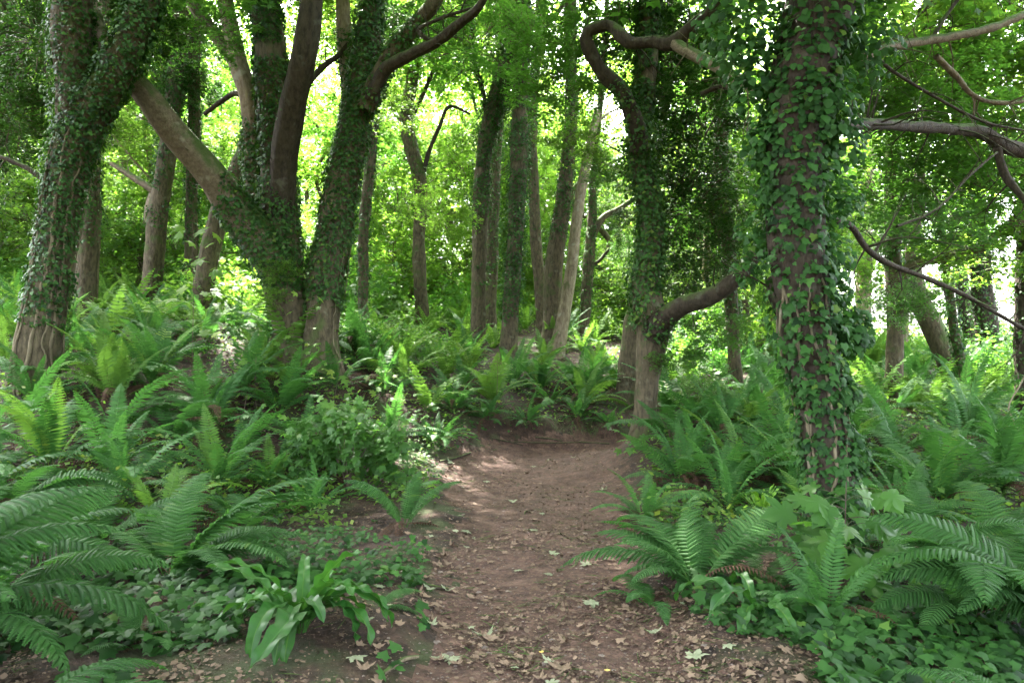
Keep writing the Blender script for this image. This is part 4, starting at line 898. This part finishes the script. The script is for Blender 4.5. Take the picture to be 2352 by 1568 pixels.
# ------------------------------------------------------------------ strap-leaved (hart's-tongue) ferns
def tongue_mesh(seed, L=.55, W=.045, a0=70, a1=-50, wave=.012, mat=None, up=False):
    r_ = np.random.default_rng(seed); n = 34; s = np.linspace(0, 1, n); ang = np.radians(a0 + (a1 - a0) * s ** 1.2)
    y = np.r_[0, np.cumsum(np.cos(ang[1:]))] * L / (n - 1); z = np.r_[0, np.cumsum(np.sin(ang[1:]))] * L / (n - 1); x = r_.normal(0, .12) * L * s ** 2
    w = W * np.clip(np.interp(s, [0, .12, .2, .5, .8, .93, 1], [.06, .08, .75, 1, .85, .5, .03]), 0, 1)
    C = np.c_[x, y, z]; T_ = unit(np.gradient(C, axis=0)); side = unit(np.cross(T_, np.array([0, 0, 1.0])) + 1e-6); up_ = np.cross(side, T_)
    V = []; ph = r_.uniform(0, 6); fr = r_.uniform(7, 11)
    for q, lift in ((-1, 1), (-.5, .45), (-.07, 0), (.07, 0), (.5, .45), (1, 1)):
        wv = wave * lift * np.sin(s * fr * 6.28 / 1.6 + ph + (q > 0) * 2.1) * np.minimum(1, s * 4) + abs(q) * w * .22
        V.append(C + side * (w * q)[:, None] + up_ * (wv - (0.004 if abs(q) < .1 else 0))[:, None])
    V = np.concatenate(V); F = []; TT = []; t0 = [.25, .5, .7, .4][seed % 4]
    for c in range(5):
        for k in range(n - 1): TT.append(.98 if c == 2 else np.clip(t0 + r_.normal(0, .07), 0, .9)); F.append([c * n + k, (c + 1) * n + k, (c + 1) * n + k + 1, c * n + k + 1])
    b = Buf(); b.add(V, F, TT); return b.mesh("strap_leaf", [mat or M_TONGUE], True)
TG = [tongue_mesh(k, *p) for k, p in enumerate(((.56, .040, 80, -70), (.60, .042, 72, -80), (.52, .038, 86, -30), (.62, .043, 60, -72), (.50, .040, 78, -98), (.58, .044, 76, -88), (.55, .038, 84, 10)))]
M_TONGY = leaf_mat("young_glossy_frond", (.12, .30, .03), (.2, .42, .04), (.3, .55, .05), .35, .3, .5, .2)
TGU = [tongue_mesh(20 + k, .34, .024, 86, 50, .006, M_TONGY) for k in range(3)]
def tongue(px, py, label, meshes, az, size=1.0, seed=0, tilt=0):
    p = G(px, py); r_ = np.random.default_rng(seed); e = link("strap_leaved_fern", None, None, Vector(p), label, "fern")
    for k, a in enumerate(az):
        a = math.radians(a + r_.normal(0, 5)); s = size * r_.uniform(.75, 1.12); o = link("leaf", meshes[k % len(meshes)], e)
        o.rotation_euler = (r_.normal(0, .1), r_.normal(0, .15), a - math.pi / 2); o.scale = (s, s, s); o.location = (math.cos(a) * .03, math.sin(a) * .03, .0)
tongue(690, 1452, "glossy strap-leaved fern in the left foreground beside the path", TG, [0, -25, -50, -75, -95, -115, 200, 178, 160, 60, 120, 30, -10, 225, -60, -85, 240, 90, -35, -105, -20, -80, 190, 45, 100, 75, 130, 110], 1.12, 5)
tongue(1735, 1420, "strap-leaved fern trailing long shiny leaves right of the path", [TG[1], TG[3], TG[0]], [-50, -70, 215, -30, 250, 100, 170], 1.0, 6)
tongue(1750, 1195, "yellow-green tuft of upright strap leaves left of the big ivy trunk", TGU, list(range(0, 360, 24)), 1.0, 7)

# ------------------------------------------------------------------ seedlings, saplings and shrubs
def plant_leaf(tm, mat, tint=.5):
    b = Buf(); b.add(tm[0], tm[1], tint); return b.mesh("leaf", [mat])
LM = [plant_leaf(MAPLE_T, M_SYCD, t) for t in (.35, .6, .8)]; LMY = [plant_leaf(MAPLE_T, M_SYC, t) for t in (.6, .85)]
def sapling(base, stem_pts, label, leafmesh, n=14, size=.13, spread=.25, seed=0, cat="sapling", name="sycamore_sapling", group=None, tint=None, mat=M_TWIG, r0=.006, facing=-.5):
    r_ = np.random.default_rng(seed); e = link(name, None, None, Vector(base), label, cat, group)
    pts = [[*(np.array(p) - base), r0 * (1 - .6 * k / len(stem_pts))] for k, p in enumerate(stem_pts)]
    b = Buf(); t = Tube(pts, 5, .06, 0, 0); t.close(b)
    for k in range(n):
        i = r_.uniform(.25, 1) * (t.n - 1); c = t.c[int(i)]; a = r_.uniform(0, 6.28); L = r_.uniform(.4, 1) * spread
        q = c + np.array([math.cos(a) * L, math.sin(a) * L, r_.uniform(-.1, .3) * L])
        Tube([[*c, .002], [*((c + q) / 2 + [0, 0, .02]), .0018], [*q, .0014]], 3, .1, 0, 0).close(b)
        s = size * r_.uniform(.6, 1.2); nr = unit(np.array([r_.normal(0, .3), facing + r_.normal(0, .3), .8])); tp = np.array([math.cos(a), math.sin(a), -.4 + r_.normal(0, .2)])
        Rm = frames(nr[None], tp[None])[0]; o = link("leaf", leafmesh[int(r_.integers(len(leafmesh)))], e)
        o.matrix_local = Matrix([[*(Rm[r] * s), q[r]] for r in range(3)] + [[0, 0, 0, 1]])
    me = b.mesh("stem", [mat], True); link("stem", me, e)
    return e
def upstem(px, py, h, lean=0, seed=0, Y=None):
    p = G(px, py) if Y is None else None
    if p is None:
        x = (px - CX) / FPX * Y; p = np.array([x, Y, gz(x, Y)])
    r_ = np.random.default_rng(seed); return p, [p + [0, 0, -.03], p + [lean * .3 * h + r_.normal(0, .02), r_.normal(0, .03), h * .5], p + [lean * h, r_.normal(0, .04), h]]
p, s = upstem(1935, 1390, .75, .03, 1, Y=5.15)
sapling(p, s, "big-leaved sycamore seedling bunched at the foot of the big ivy trunk", LM, 30, .21, .34, 1)
for k, (px, py, h, n, sz, mt, lab) in enumerate([
    (2010, 1260, .5, 12, .15, LM, "sycamore seedling right of the big ivy trunk's foot"),
    (1560, 940, 1.2, 26, .15, LM, "leafy sycamore sapling reaching up right of the twisted tree"),
    (1450, 1050, .4, 10, .13, LM, "low sycamore seedling at the path's right bend"),
    (1140, 960, .95, 14, .07, LMY, "thin upright seedling with small yellow-green leaves above the cut bank"),
    (590, 960, .8, 10, .09, LMY, "thin seedling with one bright leaf whorl on the left bank"),
    (690, 900, 1.5, 22, .10, LMY, "yellow-green sapling in front of the massive tree's foot"),
    (900, 960, .8, 22, .10, LMY, "bright leafy seedling at the left bank's top near the bend"),
    (440, 860, 2.3, 20, .20, LMY, "tall thin sapling with big pale leaves under the arching limb"),
    (760, 960, .9, 24, .10, LMY, "bright seedling cluster above the currant-like bush"),
    (660, 1130, .45, 14, .10, LM, "small seedling left of the currant-like bush"),
    (1640, 940, 1.0, 16, .14, LM, "sycamore sapling between the twisted tree and the grey trunk"),
    (560, 1010, .6, 10, .09, LMY, "spindly seedling in the opening of the left bank"),
    (980, 1010, .5, 12, .09, LM, "low leafy seedling at the head of the left bank")]):
    p, s = upstem(px, py, h, rb(.1), 30 + k); sapling(p, s, lab, mt, n, sz, .22 + .08 * h, 60 + k)
# currant-like bush
p = G(800, 1130); e = None
for k in range(1):
    e = link("leafy_bush", None, None, Vector(p), "dense bush of lobed currant-like leaves on the left bank", "bush")
    b = Buf(); tw = Buf(); r_ = np.random.default_rng(3)
    n = 1500; cl = np.c_[r_.uniform(-.62, .62, 34), r_.uniform(-.4, .4, 34), r_.uniform(.15, 1.0, 34) ** .8]; cl[:, 2] *= 1 - .5 * np.abs(cl[:, 0]); ci = r_.integers(0, 34, n)
    q = cl[ci] + r_.normal(0, .085, (n, 3)); q[:, 2] = np.maximum(q[:, 2], .03)
    scatter(b, MAPLE_T, q, frames(unit(np.array([0, -.35, .8]) + r_.normal(0, .35, (n, 3))), unit(q - [0, .1, .2]) * .6 + r_.normal(0, .5, (n, 3)) - [0, 0, .3]), r_.uniform(.05, .11, n), np.clip(r_.normal(.35, .2, n) + q[:, 2] * .4, 0, 1))
    link("foliage", b.mesh("foliage", [M_SYCD]), e, kind="stuff")
    for j in range(14):
        a = r_.uniform(0, 6.28); Tube([[0, 0, 0, .009], [math.cos(a) * .15, math.sin(a) * .15, .4, .006], [math.cos(a) * .45, math.sin(a) * .4, .85, .002]], 4, .1, 0, 0).close(tw)
    link("stem", tw.mesh("stem", [M_TWIG], True), e)
# undergrowth shrubs
SHB = []
for k in range(4):
    b = Buf(); r_ = np.random.default_rng(70 + k); n = 2600
    cl = unit(r_.normal(0, 1, (26, 3))) * r_.uniform(.3, .9, (26, 1)) * [1, 1, .8]; cl[:, 2] = np.abs(cl[:, 2])
    ci = r_.integers(0, 26, n); q = cl[ci] + r_.normal(0, .17, (n, 3)); q[:, 2] = np.abs(q[:, 2]) + .02
    scatter(b, MAPLE4 if k % 2 else QUADL, q, frames(np.array([0, -.1, .9]) + r_.normal(0, .45, (n, 3)), r_.normal(0, 1, (n, 3)) - [0, 0, .4]), r_.uniform(.05, .11, n), np.clip(r_.normal(.5, .2, n), 0, 1))
    for j in range(10):
        c = cl[j]; Tube([[0, 0, 0, .012], [*(c * .5), .008], [*c, .003]], 4, .2, 0, 0).close(b, .5, 1)
    SHB.append(b.mesh("shrub", [M_SYC if k % 2 else M_SYCD, M_TWIG]))
shr = [(940, 850, 15, 1.0, "dark rounded shrub beside the massive tree's right foot"), (800, 850, 14, .8, "wiry grey-green shrub against the massive tree's foot")]
r_ = np.random.default_rng(14)
for px, py, Y, s, lab in shr:
    x = (px - CX) / FPX * Y; o = link("shrub", SHB[0], None, Vector((x, Y, gz(x, Y))), lab, "shrub"); o.scale = (s, s, s)
k = 0
for t in range(1000):
    if k >= 120: break
    Y = r_.uniform(16, 46); px = r_.uniform(-100, 2450); x = (px - CX) / FPX * Y
    if any(math.hypot(x - a, Y - c) < .5 for a, c in placed): continue
    placed.append((x, Y)); k += 1
    o = link("shrub", SHB[int(r_.integers(4))], None, Vector((x, Y, gz(x, Y))), f"leafy undergrowth shrub {near_what(x, Y)}", "shrub", f"undergrowth shrubs {near_what(x, Y)}")
    s = r_.uniform(.8, 1.6) * (1 + Y / 60); o.scale = (s, s, s * r_.uniform(.7, 1.2)); o.rotation_euler = (0, 0, r_.uniform(0, 6.28))
# bare pale twig sapling at the right edge
p = P(2345, 975, 9.5); e = link("bare_sapling", None, None, Vector(p), "pale leafless forked stem at the right edge above the ferns", "sapling")
b = Buf(); Tube([[*(P(2352, 1010, 9.5) - p), .012], [*(P(2325, 960, 9.5) - p), .011], [*(P(2318, 928, 9.5) - p), .010], [*(P(2345, 880, 9.5) - p), .009], [*(P(2372, 820, 9.5) - p), .006]], 6, .05, .1, 2).capped(b)
link("stem", b.mesh("stem", [M_BARKP], True), e)

# ------------------------------------------------------------------ ground cover, litter, fallen leaves, sticks
def on_ground(n, pxr, Yr, cond, seed):
    r_ = np.random.default_rng(seed); Y = Yr[0] * (Yr[1] / Yr[0]) ** r_.random(n); x = (r_.uniform(*pxr, n) - CX) / FPX * Y
    ok = cond(x, Y, r_); x, Y = x[ok], Y[ok]; return np.c_[x, Y, ground_z(x, Y)], r_
def nrm_at(p):
    e = .05; gx = (ground_z(p[:, 0] + e, p[:, 1]) - ground_z(p[:, 0] - e, p[:, 1])) / (2 * e); gy = (ground_z(p[:, 0], p[:, 1] + e) - ground_z(p[:, 0], p[:, 1] - e)) / (2 * e)
    return unit(np.c_[-gx, -gy, np.ones(len(p))])
# ivy carpet
GT = G(690, 1440)
b = Buf()
p, r_ = on_ground(30000, (-60, 2420), (3.3, 17), lambda x, y, r: (path_d(x, y) < -.12) & (fbm(np.c_[x, y, x * 0], 1.1, 3, 33) > .50 - .08 * (y < 6.5) - .05 * (y < 4.6) - .3 * ((y > 12.8) & (y < 14.5))) & (np.hypot(x - GT[0], y - GT[1]) > .3), 1)
n = len(p); p[:, 2] += r_.uniform(.01, .10, n) * (r_.random(n) < .8)
scatter(b, IVY10, p, frames(nrm_at(p) + np.array([0, -.25, 0]) + r_.normal(0, .3, (n, 3)), r_.normal(0, 1, (n, 3)) * [1, 1, .2]), r_.uniform(.03, .07, n) * (1 + .45 * (p[:, 1] < 5.5)), np.clip(r_.normal(.5, .22, n), 0, 1))
link("ground_ivy", b.mesh("ground_ivy", [M_IVYB]), kind="stuff", label="patches of dark ivy leaves creeping over the woodland floor", cat="ground cover")
# small green herbs over the floor
b = Buf()
p, r_ = on_ground(60000, (-60, 2420), (7, 34), lambda x, y, r: (path_d(x, y) < -.2) & (fbm(np.c_[x, y, x * 0], .8, 3, 37) > .46), 2)
n = len(p); p[:, 2] += r_.uniform(.02, .35, n) * r_.random(n)
scatter(b, QUADL, p, frames(np.array([0, -.2, .9]) + r_.normal(0, .35, (n, 3)), r_.normal(0, 1, (n, 3)) * [1, 1, .3]), r_.uniform(.03, .10, n), np.clip(r_.normal(.45, .25, n), 0, 1))
link("herbs", b.mesh("herbs", [M_SYC]), kind="stuff", label="low green herbs covering the floor among the ferns", cat="ground cover")
# litter flakes
b = Buf()
FLAKE = (np.array([[-.5, -.2, 0], [.1, -.45, .06], [.5, .1, -.02], [.05, .5, .08], [-.35, .3, 0]], float), np.array([[0, 1, 2], [0, 2, 3], [0, 3, 4]]))
def litter_cond(x, y, r):
    d = path_d(x, y); w = np.where(d > 0, .56 + .4 * (1 - smooth(0, .5, d)), .42); return r.random(len(x)) < w * smooth(.28, .68, fbm(np.c_[x, y, x * 0], 1.9, 3, 44)) * 1.7
p, r_ = on_ground(60000, (-60, 2420), (3.3, 14), litter_cond, 3); n = len(p); p[:, 2] += .008
scatter(b, FLAKE, p, frames(nrm_at(p) + r_.normal(0, .28, (n, 3)), r_.normal(0, 1, (n, 3)) * [1, 1, 0.01]), r_.uniform(.010, .036, n) * r_.uniform(.6, 1.3, n), np.clip(r_.normal(.4, .3, n), 0, 1))
link("leaf_litter", b.mesh("leaf_litter", [M_LITTER]), kind="stuff", label="crumbled brown leaf litter strewn over path and floor", cat="leaf litter")
b = Buf(); p, r_ = on_ground(34000, (-60, 2420), (3.2, 10), lambda x, y, r: r.random(len(x)) < .35 + .65 * smooth(.35, .6, fbm(np.c_[x, y, x * 0], 4.0, 2, 45)), 8); n = len(p); p[:, 2] += .004
scatter(b, (FLAKE[0], FLAKE[1][:2]), p, frames(nrm_at(p) + r_.normal(0, .35, (n, 3)), r_.normal(0, 1, (n, 3)) * [1, 1, .02]), r_.uniform(.005, .017, n), np.clip(r_.normal(.35, .3, n), 0, 1))
link("leaf_crumbs", b.mesh("leaf_crumbs", [M_LITTER]), kind="stuff", label="fine crumbs of broken leaf and bark on the soil", cat="leaf litter")
b = Buf(); r_ = np.random.default_rng(88)
for j in range(620):
    x = r_.uniform(-1.3, 2.0); y = 13.0 + r_.uniform(-.05, .5); z = gz(x, y) + r_.uniform(-.02, .06); L = r_.uniform(.05, .22); w = r_.uniform(.002, .006); a = r_.normal(0, .5)
    m_ = np.array([x + a * L * .5, y - .06 - L * .35, z - L * .15]); e_ = np.array([x + a * L, y - .10 - L * .45, max(z - L * .8, gz(x + a * L, y - .10 - L * .45))])
    b.add([[x - w, y, z], [x + w, y, z], m_ + [w, 0, 0], m_ - [w, 0, 0], e_], [[0, 1, 2], [0, 2, 3], [3, 2, 4]], .5)
link("rootlets", b.mesh("rootlets", [M_TWIG]), kind="stuff", label="fine rootlets and dry stalks hanging over the cut bank", cat="roots")
# fine twigs
b = Buf(); p, r_ = on_ground(5200, (-60, 2420), (3.3, 13), litter_cond, 4)
for q in p:
    a = r_.uniform(0, 6.28); L = r_.uniform(.03, .16); d = np.array([math.cos(a), math.sin(a), r_.normal(0, .06)]) * L; w = r_.uniform(.001, .003)
    s = np.array([-d[1], d[0], 0]) / L * w; z = np.array([0, 0, .008]); c = q + z
    b.add([c - d / 2 - s, c - d / 2 + s, c + d / 2 + s * .6, c + d / 2 - s * .6, c + [0, 0, w * 2]], [[0, 1, 4], [1, 2, 4], [2, 3, 4], [3, 0, 4]], .5)
link("twig_litter", b.mesh("twig_litter", [M_TWIG]), kind="stuff", label="thin broken twigs scattered over path and floor", cat="twigs")
# pebbles
b = Buf(); p, r_ = on_ground(2600, (800, 1800), (3.3, 12.5), lambda x, y, r: (path_d(x, y) > -.2), 5); n = len(p)
OCT = (np.array([[1, 0, 0], [0, 1, 0], [-1, 0, 0], [0, -1, 0], [.6, .6, .25], [-.6, .5, .3], [-.5, -.6, .25], [.6, -.5, .3], [0, 0, .5]], float), np.array([[0, 4, 7], [1, 5, 4], [2, 6, 5], [3, 7, 6], [4, 5, 8], [5, 6, 8], [6, 7, 8], [7, 4, 8]]))
scatter(b, OCT, p + [0, 0, .0], frames(np.array([0, 0, 1.0]) + r_.normal(0, .1, (n, 3)), r_.normal(0, 1, (n, 3))), r_.uniform(.004, .012, n) * np.where(r_.random(n) < .06, 2.4, 1), .5)
link("pebbles", b.mesh("pebbles", [M_STONE]), kind="stuff", label="small reddish stones pressed into the path", cat="gravel")

def curled(seed, tm, mat, name="fallen_leaf"):
    r_ = np.random.default_rng(seed); V, F = tm; V = V.copy(); a, c = r_.uniform(-1.0, 1.6, 2); V[:, :2] *= r_.uniform(.75, 1.0, 2)
    V[:, 2] = a * (V[:, 0] ** 2) * .9 + c * (V[:, 1] - .5) ** 2 * .6 + r_.normal(0, .025, len(V)); V[:, 2] -= V[:, 2].min() * .5
    b = Buf(); b.add(V - [0, .5, 0], F, r_.uniform(.2, .9, len(F)) * .25 + r_.uniform(.3, .8)); return b.mesh(name, [mat])
LB = [curled(k, MAPLE_T if k % 3 else MAPLE10, M_LITTER) for k in range(7)]; LP = [curled(20 + k, MAPLE_T, M_PALE) for k in range(5)]; LY = [curled(40 + k, HEART, M_YELL) for k in range(2)]
def put_leaf(x, y, me, s, label, group=None, r=rng):
    q = np.array([[x, y, gz(x, y)]]); nn = nrm_at(q)[0] + r.normal(0, .12, 3); a = r.uniform(0, 6.28)
    Rm = frames(unit(nn)[None], np.array([[math.cos(a), math.sin(a), 0]]))[0]
    o = link("fallen_leaf", me, None, None, label, "leaf", group); o.matrix_world = Matrix([[*(Rm[r_i] * s), q[0][r_i] + (.012 if r_i == 2 else 0)] for r_i in range(3)] + [[0, 0, 0, 1]])
for k, (px, py, me, s, lab) in enumerate([
    (1070, 1225, LP[0], .15, "pale green fallen leaf near the path's left edge"), (1032, 1066, LP[1], .15, "pale leaf lying by the left bank near the path's bend"),
    (1225, 1222, LP[2], .16, "pale leaf in the small sun patch on the path"), (1340, 1304, LP[3], .15, "greyish leaf beside the short stick on the path"),
    (1275, 1275, LP[4], .13, "small pale green leaf in the middle of the path"), (1352, 1390, LP[0], .16, "big whitish leaf right of the path's middle"),
    (1280, 1545, LB[1], .16, "brown curled leaf low on the path's middle"), (1110, 1468, LP[1], .14, "pale green leaf low on the path's left side"),
    (820, 1525, LP[2], .14, "cream leaf below the glossy strap-leaved fern"), (1395, 1553, LY[0], .05, "small yellow leaf at the path's lower edge"),
    (1245, 1505, LY[1], .05, "orange-yellow leaf on the lower path"), (1505, 1462, LP[3], .12, "pale green leaf on the path's lower right side"),
    (1600, 1510, LP[4], .15, "whitish leaf right of the path below the trailing strap leaves"), (1115, 1110, LP[0], .13, "pale leaf above the large sun patch"),
    (1390, 1130, LP[1], .13, "pale leaf on the right of the upper path"), (1440, 1245, LP[2], .12, "torn pale leaf at the right path edge"),
    (1400, 1005, LP[3], .12, "light leaf on the bank where the path turns"), (1045, 1525, LP[4], .13, "greenish leaf near the bottom left of the path")]):
    q = G(px, py); put_leaf(q[0], q[1], me, s * .75, lab)
r_ = np.random.default_rng(55); k = 0
while k < 282:
    Y = 3.4 * (12.5 / 3.4) ** r_.random(); px = r_.uniform(780, 1850); x = (px - CX) / FPX * Y; d = path_d(x, Y)[0]
    if d < -.5 or (d > .35 and r_.random() < .25): continue
    pale = r_.random() < .16; me = (LP if pale else LB)[int(r_.integers(5 if pale else 7))]
    z1 = "nearest stretch" if Y < 5 else "middle stretch" if Y < 8 else "far stretch"; l_, rr_ = np.interp(Y, PY, PL), np.interp(Y, PY, PR); u = (x - l_) / (rr_ - l_)
    z2 = "bank left of" if u < 0 else "left side of" if u < .33 else "middle of" if u < .67 else "right side of" if u < 1 else "verge right of"
    put_leaf(x, Y, me, r_.uniform(.04, .085), f"{'pale greenish' if pale else 'dry brown'} fallen leaf on the {z2} the path's {z1}", f"{'pale' if pale else 'brown'} leaves on the {z2} the path's {z1}", r_); k += 1
def stick(pxa, pya, pxb, pyb, r0, lab, mat=M_VINE, name="stick"):
    a, c = G(pxa, pya), G(pxb, pyb); o0 = (a + c) / 2; e = Buf(); m = (a + c) / 2 - o0 + rng.normal(0, .015, 3) + [0, 0, r0]
    Tube([[*(a - o0 + [0, 0, r0]), r0], [*m, r0 * .95], [*(c - o0 + [0, 0, r0]), r0 * .7]], 7, .03, .2, 3).capped(e)
    link(name, e.mesh(name, [mat], True), None, Vector(o0), lab, "stick")
stick(1280, 1316, 1325, 1300, .012, "short brown stick lying on the middle of the path")
stick(1205, 1188, 1218, 1175, .008, "dark twig in the large sun patch", M_BARKD)
stick(880, 1560, 960, 1520, .012, "tan twig at the bottom left edge of the path")
stick(1080, 1050, 1010, 1062, .018, "dark root lying along the left bank near the bend", M_BARKD, "root")
stick(930, 1340, 1030, 1360, .016, "dark root crossing the left path edge", M_BARKD, "root")
for k, (a, c, w) in enumerate(((1130, 1200, .012), (1230, 1290, .015), (1180, 1330, .01), (1330, 1400, .013))):
    stick(a, 1018 + 4 * k, c, 1030 - 3 * k, w, ["thin root poking from the cut bank's left part", "thick root along the foot of the cut bank", "long thin root in the cut bank's middle", "root at the right end of the cut bank"][k], M_BARKD, "root")
stick(2090, 1470, 2010, 1400, .01, "thin dead stem under the ferns at the lower right")
stick(1985, 1210, 2060, 1150, .008, "thin grey twig leaning among the ferns right of the ivy trunk")
print("objects", len(SC.objects), "tris", sum(len(m.polygons) for m in bpy.data.meshes))
